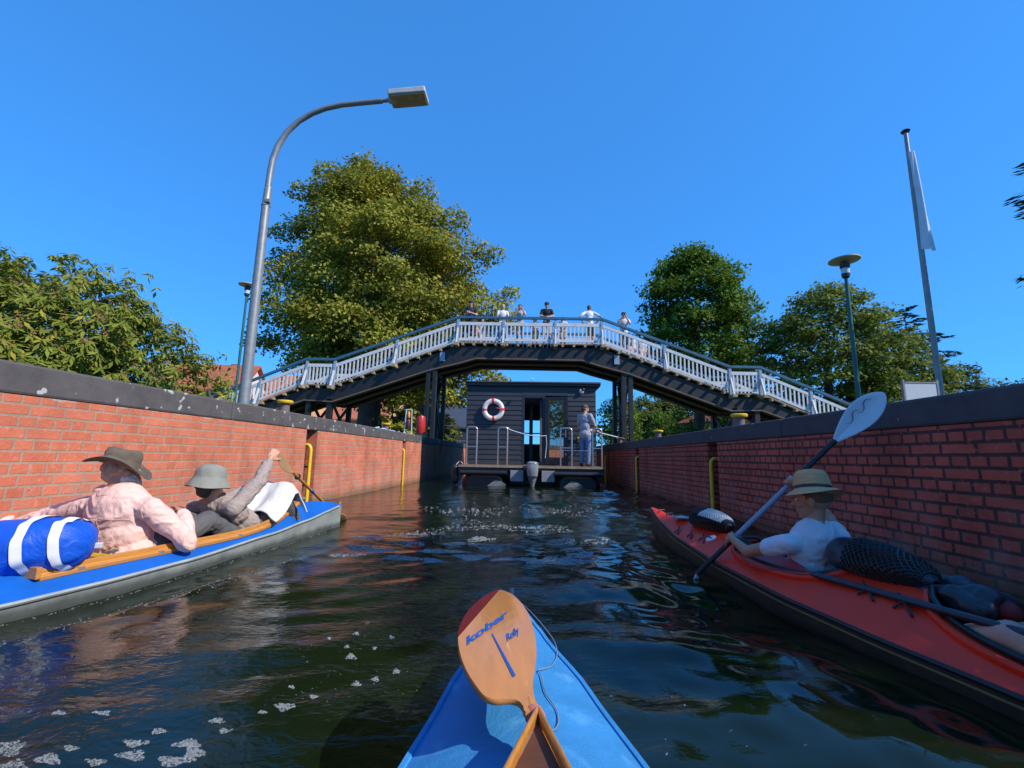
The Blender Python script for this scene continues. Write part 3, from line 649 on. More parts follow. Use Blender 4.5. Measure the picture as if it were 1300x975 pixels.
# conifer shapes
def conifer(label, loc, h, rad, z0, seed, nb=70, L=.16, per=70, long=()):
    t = thing('conifer', label, 'conifer', loc); g = np.random.default_rng(seed); C, D, Nn, Ls = [], [], [], []; mb = MB()
    mb.tube([(0, 0, -.1), (0, 0, h*.5), (0, 0, h)], [h*.017, h*.010, .01], 10)
    for i in range(nb+len(long)):
        f = (i+.5)/nb; z = z0+(h-z0)*min(f, .97); a = i*2.4+g.uniform(-.3, .3); Lb = rad*max(0, 1-f)**.6*g.uniform(.7, 1.12)+.15
        tip = np.array((math.cos(a)*Lb, math.sin(a)*Lb, -Lb*.12+.25*f)); base = np.array((0, 0, z))
        if i >= nb:
            q = np.array(long[i-nb])-np.array(loc); Lb = math.hypot(q[0], q[1]); a = math.atan2(q[1], q[0]); z = q[2]+.3; base = np.array((0, 0, z)); tip = np.array((q[0], q[1], -.3)); f = .4
        mb.tube([base, base+tip*.5+(0, 0, .06), base+tip], [.035*(1-f)+.008, .02*(1-f)+.006, .004], 5, cap=False)
        n = int(per*Lb); s = g.uniform(.12, 1.0, n); side = np.array((-math.sin(a), math.cos(a), 0))
        wv = (1-s*.75)*.42*Lb**.5*g.uniform(-1, 1, n)
        p = base+tip*s[:, None]+side*wv[:, None]; p[:, 2] += .06*np.sin(s*math.pi)-np.abs(wv)*.25+g.normal(0, .03, n)
        d = tip/np.linalg.norm(tip)+side*np.sign(wv)[:, None]*.9+unit(n, g)*.25; d[:, 2] -= .15
        C.append(p); D.append(d); Nn.append(np.array((0, 0, 1))+unit(n, g)*.5); Ls.append(L*g.uniform(.6, 1.2, n))
    Ls = np.concatenate(Ls)
    link('crown', leaf_mesh('crown', np.concatenate(C), np.concatenate(D), np.concatenate(Nn), Ls, Ls*.34, [LM_con]), t, 0)
    mb.build('trunk', M_bark, t); return t
conifer('dark conifer with flat spreading boughs behind the flagpole', (21.0, 25.5, ZR), 8.2, 3.4, 2.2, 31, nb=46, L=.34, per=60)
conifer('tall dark spruce whose bough tips enter the picture edge', (10.9, 6.9, ZR), 7.4, 2.3, 2.7, 37, nb=100, L=.15, per=150, long=((6.56, 5.85, 4.50), (6.58, 5.78, 4.25), (6.70, 5.82, 4.92)))
conifer('broad dark spruce on the right bank that shades the red kayak', (8.4, -.3, ZR), 8.2, 3.3, .9, 41, nb=120, L=.17, per=140)  # unseen spruce, added so that its shadow falls on the red kayak

# big bush on the left bank: whorls of hanging leaves and flat rusty flower heads
t = thing('bush', 'large green bush with rusty flower heads above the left wall', 'bush', (-9.2, 7.4, ZL))
g = np.random.default_rng(21); C, D, Nn, Ls, Ws, Ix = [], [], [], [], [], []
def bush_r(th, ph):   # irregular dome
    return 1+.09*math.sin(3*th+1)+.08*math.sin(5*th+ph*4)+.06*math.sin(9*th-ph*7)+.04*math.sin(13*th+ph*11)
for i in range(6200):
    th = g.uniform(0, 2*math.pi); cz = g.uniform(-.05, 1); ph = math.acos(cz); k = bush_r(th, ph)*(g.uniform(.88, 1.0) if g.uniform() < .7 else g.uniform(.5, .88))
    k *= g.uniform(.95, 1.05)
    u = np.array((math.sin(ph)*math.cos(th), math.sin(ph)*math.sin(th), cz))
    c = np.array((3.05*u[0]*k, 2.7*u[1]*k, .15+2.55*u[2]*k))
    ax = u*np.array((1, 1, 1.2))+np.array((0, 0, .55))+g.normal(0, .25, 3); ax /= np.linalg.norm(ax)
    e1 = np.cross(ax, (0.3, .2, 1)); e1 /= np.linalg.norm(e1); e2 = np.cross(ax, e1); m = g.integers(7, 12)
    for j in range(m):
        a = 2*math.pi*j/m+g.uniform(-.3, .3); rd = e1*math.cos(a)+e2*math.sin(a); dr = g.uniform(.1, .9); Lf = g.uniform(.11, .185)
        d = rd-ax*(dr-.25); d[2] -= .35; d /= np.linalg.norm(d)
        C.append(c+d*Lf*.55-ax*g.uniform(0, .10)); D.append(d); Nn.append(ax*.8+rd*.5+g.normal(0, .15, 3)); Ls.append(Lf); Ws.append(Lf*.30); Ix.append(0)
    if g.uniform() < .30 and k < 1.12:
        hh_ = c+ax*.012
        for j in range(16):
            C.append(hh_+(e1*g.normal(0, .035)+e2*g.normal(0, .035))+ax*g.normal(0, .006)); D.append(e1*g.normal()+e2*g.normal()); Nn.append(ax+g.normal(0, .3, 3)); s_ = g.uniform(.016, .03); Ls.append(s_); Ws.append(s_); Ix.append(1)
link('crown', leaf_mesh('crown', np.array(C), np.array(D), np.array(Nn), np.array(Ls), np.array(Ws), [LM_bush, LM_flower], np.array(Ix)), t, 0)
mb = MB()
for i in range(16):
    a = i*2.4; mb.tube([(.3*math.cos(a), .3*math.sin(a), -.05), (1.2*math.cos(a), 1.0*math.sin(a), 1.0), (2.1*math.cos(a), 1.8*math.sin(a), 1.7)], [.04, .03, .012], 6)
mb.build('stems', M_bark, t)

# background beyond the bridge
bgt = [(-7.3, 25.5, 3.1, 1.5, LM_lime, 'pale leafy bush between the bridge trestle and the rescue post', 'round_bush'),
       (-5.6, 29, 2.2, 1.2, LM_far, 'small bush tucked behind the left bridge pier', 'round_bush'),
       (-9.2, 33, 2.0, 2.0, LM_far, 'low bush before the pale orange house', 'round_bush'),
       (-7.6, 52, 1.5, 2.0, LM_far, 'low hedge bush under the distant red roofs', 'round_bush'),
       (-4.6, 50, 1.3, 1.4, LM_far, 'little round bush beside the grey distant roof', 'round_bush'),
       (10.5, 54, 6.9, 3.2, LM_dark, 'dark tree right behind the standing boatman', 'bank_tree'),
       (14.4, 60, 7.4, 4.0, LM_far, 'pale green rounded tree showing right of the right pier', 'bank_tree'),
       (12.9, 44, 4.4, 2.1, LM_dark, 'dark shrub in front of the pale rounded tree', 'bank_tree'),
       (14.8, 40, 5.7, 2.7, LM_dark, 'dark leafy tree beside the small brick house', 'bank_tree'),
       (11.2, 31, 1.9, 1.7, LM_dark, 'leafy hedge at the foot of the right trestle', 'round_bush'),
       (17.8, 62, 7.6, 4.2, LM_far, 'broad rounded tree behind the small brick house', 'bank_tree')]
for i, (x, y, h, r_, m_, lab, nm) in enumerate(bgt):
    hh_ = h
    tree(nm, lab, (x, y, ZR), [(.15, r_*.75, 0), (hh_*.3, r_, 0), (hh_*.65, r_*.9, 0), (hh_*.88, r_*.5, 0), (hh_, r_*.15, 0)], int(26+r_*7), max(.35, r_*.30), 200 if r_ > 2 else 420, .17+.05*r_, [m_], 50+i, h*.5, .05+.03*r_, limbs=4, cat='bush' if 'bush' in nm else 'tree')
# trees further back along the left bank (they show in the door glass and on the water)
for i, (x, y, h_, r_) in enumerate([(-8.5, -3.5, 8.5, 3.0), (-9.0, -11, 10, 3.6), (-7.5, 1.0, 5.5, 2.0)]):
    tree('bank_tree', ['leafy tree on the left bank beside the viewer', 'taller leafy tree on the left bank behind the viewer', 'small leafy tree on the left bank next to the bush'][i], (x, y, ZL), [(.8, r_*.7, 0), (h_*.3, r_, 0), (h_*.65, r_*.9, 0), (h_*.88, r_*.5, 0), (h_, r_*.15, 0)], 40, r_*.33, 160, .26, [LM_ash], 150+i, h_*.5, .18, limbs=4)  # beyond the camera
# overhanging twig under the right ramp
t = thing('tree_twig', 'dark leafy twig hanging below the right ramp', 'twig', tuple(atY(832, 506, 23)))
crown('leaves', t, [(0, 0, 0, .22, .7), (-.45, 0, .12, .18, .7), (.5, 0, -.08, .17, .7), (.9, 0, .15, .2, .7)], 330, .2, [LM_dark], 77)
MB().tube([(-.6, 0, .3), (0, 0, .18), (.6, 0, .2), (1.2, 0, .6), (2.2, .5, 1.6)], [.008, .012, .018, .025, .04], 5).build('stem', M_bark, t)

# ================================================================== HOUSES
M_tile = mat('red_roof_tile', (.40, .11, .055), .8, var=.3, scale=3, bump=.4, bscale=12)
M_tile2 = mat('orange_roof_tile', (.50, .17, .09), .8, var=.3, scale=3)
M_greyroof = mat('grey_roof_tile', (.26, .23, .22), .8, var=.25, scale=3)
M_pane = mat('window_pane', (.03, .04, .05), .12, var=.2)
def house(label, loc, rz, w, d, hw, hr, wall, roof, wins=(), hip=False, chim=True, cat='house'):
    t = thing('house', label, cat, loc, rz)
    a = MB(); a.box2((-w/2, -d/2, -.3), (w/2, d/2, hw))
    if not hip: a.prism([(-d/2, hw), (d/2, hw), (0, hw+hr)], -w/2, w/2, axis='x')
    a.build('wall', wall, t, smooth=0)
    a = MB(); e = .35
    k = (w/2-d/2*.8) if hip else w/2+e
    zb = hw-e*hr/(d/2)+.04
    V = [(-w/2-e, -d/2-e, zb), (w/2+e, -d/2-e, zb), (w/2+e, d/2+e, zb), (-w/2-e, d/2+e, zb), (-k, 0, hw+hr+.04), (k, 0, hw+hr+.04)]
    V2 = [(x, y, z+.16) for x, y, z in V]
    Fs = [(0, 1, 5, 4), (2, 3, 4, 5), (1, 2, 5), (3, 0, 4)] if hip else [(0, 1, 5, 4), (2, 3, 4, 5)]
    n = 6; fs = [tuple(i+n for i in f) for f in Fs]+[tuple(reversed(f)) for f in Fs]+[(0, 1, 7, 6), (2, 3, 9, 8), (1, 5, 11, 7), (5, 2, 8, 11), (3, 4, 10, 9), (4, 0, 6, 10)]
    a.add(V+V2, fs); r_ = a.build('roof', roof, t, smooth=0)
    if chim: a = MB(); a.box((w*.18, .3, hw+hr*.9), (.6, .5, 1.2)); a.build('chimney', mat('chimney_brick', (.3, .10, .06), .8), r_, smooth=0)
    for (x, z, ww, wh) in wins:
        a = MB(); a.box((x, -d/2-.02, z), (ww+.16, .08, wh+.16)); f = a.build('window', M_white, t, smooth=0)
        a = MB(); a.box((x, -d/2-.065, z), (ww, .02, wh)); a.build('pane', M_pane, f, smooth=0)
    return t
P_cream = mat('cream_render', (.62, .50, .34), .85, var=.1); P_peach = mat('peach_render', (.60, .36, .20), .85, var=.1)
P_white = mat('white_render', (.70, .68, .64), .85, var=.08); P_brick = mat('far_brick', (.28, .09, .06), .85, var=.3)
h1 = house('white gabled house with red roof beside the left ramp', (-27.3, 38, ZL), R(8), 6.0, 7, 3.9, 2.9, P_white, M_tile, [(-1.6, 2.4, 1, 1.3), (1.4, 2.4, 1, 1.3)])
house('pale orange house with red roof behind the left trestle', (-17.0, 44, ZL), R(-10), 9, 7, 2.7, 3.4, P_peach, M_tile2, [(-2, 1.4, 1, 1.2), (1, 1.4, 1, 1.2)])
house('pink brick house with red roof seen through the left ramp balusters', (-22.0, 42, ZL), R(-6), 5.5, 6, 3.6, 3.0, P_peach, M_tile2, [(0, 2.0, 1, 1.2)])
house('dark gabled house half hidden by the left bridge pier', (-8.0, 40, ZL), R(70), 7, 5, 2.0, 2.3, M_black, mat('slate', (.03, .035, .05), .6), chim=False)
house('far house with steep red roof left of the houseboat', (-15.2, 88, ZL), R(35), 9, 8, 3.0, 5.0, P_cream, M_tile2, [(0, 1.5, 1, 1.3)])
house('far house with grey roof left of the houseboat', (-11.0, 80, ZL), R(20), 8, 7, 1.6, 3.6, P_cream, M_greyroof, [(0, 1.0, 1, 1)])
house('far house with orange wall close to the houseboat cabin', (-9.2, 92, ZL), R(-20), 6, 6, 3.2, 3.2, P_peach, M_tile, [(0, 1.8, 1, 1.3)])
hb = house('small brick house with cream eaves below the right ramp', (17.2, 38, ZR), R(28), 7, 6, 2.6, 1.9, P_brick, M_tile, [(-1.5, 1.5, .9, 1.2), (1.4, 1.5, .9, 1.2)], hip=True, chim=False)
a = MB(); a.box2((-3.54, -3.04, 2.0), (3.54, 3.04, 2.62)); a.build('frieze', P_cream, hb, smooth=0)
# pale railing on the far left bank
t = thing('railing', 'low pale metal railing on the far left bank', 'railing', (-5.2, 30, ZL))
a = MB()
for i in range(9): a.box((i*.42-1.6, 0, .2), (.05, .04, .46))
a.box((.1, 0, .42), (3.5, .05, .05)); a.build('bars', M_galv, t, smooth=0)
# ================================================================== BOATS
def interp(tab, y):
    t = sorted(tab)
    if y <= t[0][0]: return t[0][1]
    for (a, va), (b_, vb) in zip(t[:-1], t[1:]):
        if y <= b_:
            k = (y-a)/(b_-a); k2 = k*k*(3-2*k)*.35+k*.65
            return va+(vb-va)*k2
    return t[-1][1]
def boat(t, hb, zs, crown_, keel, openings, deck_mat, hull_mat, strip_mat, rim, pk=1.6, n=90, inner=None, freeb=.05):
    """openings: (y0,y1,halfwidth fn) ; hull, deck, gunwale strips, interior lining are separate parts"""
    y0, y1 = min(p[0] for p in hb), max(p[0] for p in hb); nu = 17
    us = [-1+2*i/(nu-1) for i in range(nu)]
    ysn = [y0+(y1-y0)*i/(n-1) for i in range(n)]
    def zdeck(x, y):
        w_ = max(interp(hb, y), .004); u = min(1, abs(x)/w_)
        return interp(zs, y)+interp(crown_, y)*(1-u**pk)
    d = MB(); V = []
    for y in ysn:
        w_ = max(interp(hb, y), .004)
        ow = None
        for (a, b_, fn) in openings:
            if a <= y <= b_: ow = fn(y)
        for u in us:
            x = u*w_
            if ow is not None:      # squeeze the deck columns onto the rim of the opening
                au = abs(u); x = math.copysign(w_-(1-au)/.5*(w_-ow) if au > .5 else ow*au/.5, u) if u else 0
            V.append((x, y, zdeck(x, y)))
    Fs = []
    for j in range(n-1):
        ym = (ysn[j]+ysn[j+1])/2; op = any(a < ym < b_ for a, b_, f in openings)
        for i in range(nu-1):
            if op and abs((us[i]+us[i+1])/2) < .5: continue
            Fs.append((j*nu+i, j*nu+i+1, (j+1)*nu+i+1, (j+1)*nu+i))
    d.add(V, Fs); dk = d.build('deck', deck_mat, t, smooth=60)
    h = MB()
    hp = [(1, 1), (.985, .55), (.93, .12), (.80, -.25), (.5, -.7), (0, -1)]
    prof = [(-x, z) for x, z in hp]+[(x, z) for x, z in reversed(hp[:-1])]
    V = []; m = len(prof)
    for y in ysn:
        w_ = max(interp(hb, y), .004); z_ = interp(zs, y)-.003; kd = interp(keel, y)
        for (x, z) in prof: V.append((x*w_, y, (z_ if z > 0 else 0)*z + (kd*(-z) if z < 0 else 0)))
    h.add(V, [(j*m+i, j*m+i+1, (j+1)*m+i+1, (j+1)*m+i) for j in range(n-1) for i in range(m-1)])
    h.build('hull', hull_mat, t, smooth=60)
    for s in (-1, 1):
        a = MB(); a.tube([(s*(interp(hb, y)+.004), y, interp(zs, y)-.004) for y in ysn[1:-1]], .011, 6); a.build('gunwale_strip', strip_mat, t)
    for (a_, b_, fn) in openings:
        k = [a_+(b_-a_)*i/30 for i in range(31)]
        L = MB()     # lining below the rim
        for s in (-1, 1):
            vs = []
            for y in k: x = fn(y); xb = min(x+.015, interp(hb, y)*.8); vs += [(s*x, y, zdeck(x, y)), (s*xb, y, WZ+.045)]
            L.add(vs, [(2*i, 2*i+1, 2*i+3, 2*i+2) for i in range(30)])
        vs = []
        for y in k: xb = min(fn(y)+.015, interp(hb, y)*.8); vs += [(-xb, y, WZ+.045), (xb, y, WZ+.045)]
        L.add(vs, [(2*i, 2*i+1, 2*i+3, 2*i+2) for i in range(30)])
        for y in (k[0], k[-1]):
            x = fn(y); L.add([(-x, y, zdeck(x, y)), (x, y, zdeck(x, y)), (x, y, WZ+.045), (-x, y, WZ+.045)], [(0, 1, 2, 3)])
        L.build('cockpit_lining', inner, t, smooth=0)
        if rim: rim(t, a_, b_, fn, zdeck)
    return zdeck

M_bluedeck = mat('blue_canvas', (.006, .118, .50), .65, spec=.2, fold=.12, fscale=5, var=.16, scale=5, bump=.35, bscale=9, dirt=((.02, .16, .62), .62, .2))
M_skyblue = mat('bright_blue_canvas', (.040, .235, .53), .65, spec=.22, fold=.14, fscale=5, var=.2, scale=6, bump=.25, bscale=220, dirt=((.10, .34, .62), .57, .18))
M_greyhull = mat('grey_rubber_hull', (.27, .295, .28), .5, var=.25, scale=5, bump=.15, zdark=(.105, .15, .36))
M_redhull = mat('red_boat_skin', (.95, .040, .010), .42, spec=.3, var=.12, scale=4, bump=.12, bscale=7)
M_darkhull = mat('dark_hull', (.05, .045, .035), .45, var=.3)
M_rubber = mat('black_rubber', (.014, .014, .016), .45, var=.2)
M_honey = mat('honey_wood', (.56, .235, .045), .32, var=.28, scale=9, coat=.4, stretch=(14, 1, 14))
M_blade = mat('blade_wood', (.54, .215, .045), .30, var=.16, scale=7, coat=.5, stretch=(6, 1.2, 6), dirt=((.70, .38, .14), .66, .12))
M_darkwood = mat('dark_brown_ply', (.12, .045, .022), .55, spec=.25, var=.35, scale=12, dirt=((.35, .22, .15), .68, .05))
M_redwood = mat('mahogany_tip', (.13, .014, .010), .55, var=.25, spec=.15)
M_lining = mat('dark_lining', (.02, .02, .022), .7, var=.2)

# ---- left folding boat
Lrz = -math.atan(.224); LB = Vector((-2.62, 3.0, 0))
t = thing('folding_boat', 'long blue decked folding boat with grey hull carrying two men', 'boat', LB, Lrz)
L_hb = [(2.22, .012), (1.9, .07), (1.5, .145), (.97, .242), (.13, .362), (-.4, .385), (-.9, .37), (-1.6, .29), (-2.4, .14), (-3.1, .012)]
L_zs = [(2.22, .285), (1.5, .215), (.97, .18), (.13, .148), (-.4, .138), (-.8, .132), (-1.5, .15), (-2.4, .21), (-3.1, .28)]
L_cr = [(2.22, .004), (2.05, .06), (1.75, .13), (1.45, .165), (.9, .135), (.2, .11), (-.4, .11), (-1.0, .11), (-2, .08), (-3.1, .005)]
L_kl = [(2.22, .255), (2.1, .16), (1.9, .07), (1.6, -.03), (1.0, -.11), (-1.5, -.13), (-2.6, -.06), (-3.1, .04)]
def l_open(y): # narrow at the front, square at the back
    return max(.02, min(.245, .245*(1-max(0, (y-.35)/1.22)**2.0)))
def l_rim(t, a_, b_, fn, zd):
    k = [a_+(b_-a_)*i/26 for i in range(27)]
    for s in (-1, 1):
        vs = []
        for y in k:
            x = fn(y); z = zd(x, y)+.004; hgt = .048+.030*max(0, (y-.9)/.65)
            for (dx, dz) in ((-.006, -.02), (.026, -.012), (.030, .012), (.014, .018), (.010, hgt), (-.010, hgt), (-.014, 0)): vs.append((s*(x+dx), y, z+dz))
        m = 7; fs = [(i*m+j, i*m+(j+1) % m, (i+1)*m+(j+1) % m, (i+1)*m+j) for i in range(26) for j in range(m)]+[tuple(range(m)), tuple(26*m+j for j in range(m))]
        c = MB(); c.add(vs, fs); c.build('coaming', M_honey, t, smooth=30, bevel=.004)
        c = MB()
        for y in (a_+.18, -.0, .62, 1.2): c.box((s*(fn(y)+.024), y, zd(fn(y), y)+.014), (.012, .035, .014))
        c.build('fitting', M_galv, t, smooth=0)
    c = MB(); z = zd(.2, a_)+.02; c.box((0, a_-.012, z), (.56, .024, .06)); c.build('coaming_end', M_honey, t, smooth=0, bevel=.004)
    c = MB(); c.box((0, b_-.02, zd(.02, b_)+.045), (.10, .10, .02)); c.build('front_fitting', M_galv, t, smooth=0, bevel=.004)
L_zd = boat(t, L_hb, L_zs, L_cr, L_kl, [(-.62, 1.55, l_open)], M_bluedeck, M_greyhull, mat('grey_strip', (.34, .37, .36), .5), l_rim, inner=M_lining)
for y, nm in ((-.22, 'seat_back'), (.72, 'seat_back')):
    c = MB(); c.box((0, y+.02, .15), (.34, .05, .16), Matrix.Rotation(R(18 if y < 0 else 38), 3, 'X')); c.build(nm, mat('yellow_cushion', (.55, .33, .03), .6), t, smooth=0, bevel=.02)
c = MB(); c.box((0, -.02, .11), (.38, .36, .05)); c.build('seat', M_honey, t, smooth=0, bevel=.01)
c = MB(); c.box((0, 1.0, .11), (.36, .36, .05)); c.build('seat', M_honey, t, smooth=0, bevel=.01)
c = MB(); c.tube([(0, 2.2, .29), (0, 2.215, .32)], .008, 6); c.build('bow_pin', M_galv, t)
LMX = Matrix.Translation(LB) @ Matrix.Rotation(Lrz, 4, 'Z')
def Lw(x, y, z): return LMX @ Vector((x, y, z))
# deck line and buckle near the stern
pts = [(.20, -1.62, L_zd(.2, -1.62)+.012), (.235, -1.3, L_zd(.235, -1.3)+.010), (.20, -.95, L_zd(.2, -.95)+.012), (.12, -.68, L_zd(.12, -.68)+.012)]
c = MB(); c.tube(pts, .006, 6); c.build('deck_line', mat('pale_cord', (.55, .50, .40), .8), t)

# blue bag on the after deck, with two white straps
t = thing('dry_bag', 'bright blue duffel bag with two white straps behind the pink shirt', 'bag', Lw(.0, -.64, 0), Lrz+R(38))
def bagshape(u, v, k=1.0):
    a = 2*math.pi*u; s = (v-.5)*2                      # lengthwise -1..1
    e = (1-abs(s)**3.2)**.42*k
    x = s*.375; rx, rz = .165*e, .150*e
    crease = 1+.05*math.sin(a*9)*max(0, abs(s)-.55)/.45+.08*noise.noise(Vector((s*3.5, math.cos(a)*1.6, math.sin(a)*1.6)))+.03*noise.noise(Vector((s*9, math.cos(a)*4, math.sin(a)*4)))+.02*math.sin(a*11+s*4)+.03*math.sin(s*6+a*2)
    c_, s_ = math.cos(a), math.sin(a)
    return Vector((x*1.0, math.copysign(abs(c_)**.8, c_)*rx*crease*1.12,   .322+math.copysign(abs(s_)**.85, s_)*rz*crease+.018*math.sin(s*2.4)))
M_bag = mat('blue_nylon', (.007, .095, .60), .5, spec=.3, fold=.28, fscale=8, var=.12, scale=7, bump=.6, bscale=16)
a = MB(); a.grid(lambda u, v: bagshape(u, .5-.5*math.cos(math.pi*v)), 44, 50, closed_u=True); a.build('bag', M_bag, t, smooth=180)
for s0 in (.69, .86):
    def strap_pt(u, v):
        p = bagshape(u, s0+.055*v+.05*math.sin(2*math.pi*u+2.2)); return p+Vector((0, p.y, p.z-.322)).normalized()*.010
    a = MB(); a.grid(strap_pt, 72, 5, closed_u=True); a.build('strap', mat('white_webbing', (.75, .75, .76), .7, var=.06), t, smooth=180)
a = MB(); a.box((.385, .02, .32), (.04, .03, .03)); a.build('buckle', M_white, t, smooth=0, bevel=.005)
tb2 = thing('grey_pouch', 'small dark grey pouch on the blue deck at the picture edge', 'pouch', Lw(.20, -1.40, 0), Lrz)
a = MB(); a.ell((0, 0, L_zd(.2, -1.4)+.035), (.05, .09, .035)); a.build('pouch', mat('grey_pouch', (.13, .14, .16), .6, bump=.4, bscale=20), tb2, smooth=180)
a = MB(); a.box((0, .085, L_zd(.2, -1.4)+.03), (.03, .03, .02)); a.build('toggle', M_rubber, tb2, smooth=0, bevel=.004)
tr_ = thing('red_strap', 'small red strap end beside the blue bag', 'strap', Lw(.10, -1.22, 0), Lrz)
a = MB(); a.tube([(-.12, .05, L_zd(.1, -1.2)+.01), (-.05, 0, L_zd(.1, -1.2)+.03), (.03, -.02, L_zd(.1, -1.2)+.02), (.06, .02, L_zd(.1, -1.2)+.01)], [.012, .018, .018, .01], 8); a.build('webbing', mat('red_webbing', (.62, .02, .03), .6), tr_)

# ---- red kayak
Rrz = math.atan(.145); RB = Vector((1.649, 2.95, 0))
t = thing('kayak', 'long red touring kayak with black edge lying along the shaded wall', 'kayak', RB, Rrz)
R_hb = [(2.22, .015), (1.95, .075), (1.6, .15), (1.156, .232), (.4, .312), (-.32, .346), (-.8, .338), (-1.31, .31), (-2, .23), (-2.7, .11), (-3.2, .015)]
R_zs = [(2.22, .33), (1.8, .255), (1.156, .195), (.4, .158), (-.32, .142), (-.8, .14), (-1.31, .142), (-2, .17), (-2.7, .22), (-3.2, .3)]
R_cr = [(2.22, .005), (2.0, .03), (1.5, .075), (.9, .115), (.45, .15), (-.3, .16), (-.7, .19), (-1.1, .15), (-1.7, .11), (-2.3, .08), (-3.2, .005)]
R_kl = [(2.22, .29), (2.08, .15), (1.85, .02), (1.2, -.11), (-2, -.12), (-2.8, -.03), (-3.2, .06)]
def r_o1(y): return max(.03, .20*(1-abs((y-.06)/.47)**3)**.5)
def r_o2(y): return max(.03, .20*(1-abs((y+1.42)/.62)**2.6)**.6)
def r_rim(t, a_, b_, fn, zd):
    k = [a_+(b_-a_)*i/24 for i in range(25)]
    pts = [(fn(y), y, zd(fn(y), y)+.012) for y in k]+[(-fn(y), y, zd(fn(y), y)+.012) for y in reversed(k)]
    c = MB(); c.tube(pts, .013, 8, closed=True); c.build('coaming', M_rubber, t)
    pts = [((fn(y)+.035), y, zd(fn(y)+.03, y)+.004) for y in k]+[(-(fn(y)+.035), y, zd(fn(y)+.03, y)+.004) for y in reversed(k)]
    c = MB(); c.tube(pts, .016, 8, closed=True); c.build('coaming_tunnel', M_redhull, t)
R_zd = boat(t, R_hb, R_zs, R_cr, R_kl, [(-.40, .52, r_o1), (-2.03, -.81, r_o2)], M_redhull, M_darkhull, M_rubber, r_rim, pk=1.25, inner=M_lining)
for s in (-1, 1):
    c = MB(); yy = [2.15-4.9*i/60 for i in range(61)]
    c.tube([(s*(interp(R_hb, y)+.002), y, interp(R_zs, y)-.035) for y in yy], .007, 6); c.build('rubbing_strip', mat('brass_edge', (.16, .11, .03), .5), t)
for (y0, y1) in ((-.62, -.66), (-.80, -.84), (.86, .82), (1.05, 1.02), (1.28, 1.25)):
    for s in (-1, 1):
        x = s*.16; c = MB(); c.tube([(x-.03*s, y0+.05, R_zd(x-.03*s, y0)+.02), (x, y0, R_zd(x, y0)+.018), (x+.04*s, y1-.03, R_zd(x+.04*s, y1)+.006)], .006, 6); c.tube([(x, y0, R_zd(x, y0)+.018), (x+.035*s, y0+.02, R_zd(x+.035*s, y0)+.005)], .005, 6); c.build('deck_cord', M_rubber, t)
c = MB()
for y in (1.98, 1.80): c.tube([(-.03, y, R_zd(.03, y)+.004), (-.03, y, R_zd(.03, y)+.03), (.03, y, R_zd(.03, y)+.03), (.03, y, R_zd(.03, y)+.004)], .006, 6)
c.build('deck_fitting', M_rubber, t)
c = MB(); c.box((0, -.02, .10), (.36, .38, .04)); c.build('seat', M_lining, t, smooth=0, bevel=.01)
c = MB(); c.box((0, -1.50, .10), (.36, .38, .04)); c.build('seat', M_lining, t, smooth=0, bevel=.01)
# round maker's badge (ring with a dark squiggle) left of the front cockpit
bx, by = -.135, .80
c = MB(); c.lathe([(0, .002), (.040, 0), (.041, -.006)], 24, Matrix.Translation((bx, by, R_zd(bx, by)+.008)) @ Matrix.Rotation(R(-32), 4, 'Y')); bd = c.build('badge', mat('badge_white', (.55, .65, .72), .4, var=.05), t)
c = MB()
for k in (-1, 0, 1): c.tube([Vector((bx+.022*math.cos(a_)*(-1 if k else 1), by+k*.016+.01*math.sin(a_*2), R_zd(bx, by)+.012-.62*.022*math.cos(a_)*(1 if k else -1)*-1)) for a_ in [R(q) for q in range(0, 181, 30)]], .004, 5)
c.build('badge_mark', M_rubber, bd)
RMX = Matrix.Translation(RB) @ Matrix.Rotation(Rrz, 4, 'Z')
def Rw(x, y, z): return RMX @ Vector((x, y, z))

# bags on the kayak
M_drybag = mat('dark_dry_bag', (.022, .030, .042), .38, var=.25, scale=6, bump=.5, bscale=12)
def roll_bag(name, label, cat, loc, rz, L, r, seed, tilt_=0):
    t = thing(name, label, cat, loc, rz)
    def fn(u, v):
        a = 2*math.pi*u; s = v; e = (1-abs(2*s-1)**5)**.5; k = 1-.35*max(0, (s-.5)/.5)**1.5
        rr = r*e*k*(1+.05*math.sin(3*a+seed+6*s)+.03*math.sin(7*a+9*s))
        return Vector((rr*math.cos(a), -s*L, r*.8+rr*.85*math.sin(a)+tilt_*s))
    m_ = MB(); m_.grid(lambda u, v: fn(u, .003+.994*v), 32, 30, closed_u=True); m_.build('bag', M_drybag, t, smooth=180)
    return t, fn
def net(t, fn, v0, v1, nu, nv, u0, u1, m_, rad):
    P = lambda u, v: fn(u, v)+(fn(u, v)-fn(u+.5, v)).normalized()*.006
    for d in (1, -1):
        c = MB()
        for i in range(-nv, nu+nv):
            pts = []
            for k in range(nv+1):
                u = (i+d*k)/nu
                if 0 <= u <= 1: pts.append(P(u0+(u1-u0)*u, v0+(v1-v0)*k/nv))
            if len(pts) > 1: c.tube(pts, rad, 4)
        c.build('net', m_, t, smooth=0)
z0 = R_zd(0, -.42)
tg, fn = roll_bag('dry_bag', 'dark navy dry bag under a black net behind the straw hat woman', 'bag', Rw(.05, -.20, z0-.045), Rrz-R(4), .60, .115, 1, -.02)
net(tg, fn, .32, .97, 14, 12, -.08, .58, M_rubber, .0045)
a = MB(); a.box(fn(.30, .15)+Vector((0, 0, .004)), (.05, .02, .004), Matrix.Rotation(R(10), 3, 'X')); a.build('label_tag', mat('pale_blue_print', (.25, .40, .55), .5), tg, smooth=0)
t2 = thing('stuff_sack', 'crumpled black sack at the tail of the dry bag', 'bag', Rw(.07, -.82, z0-.10), Rrz)
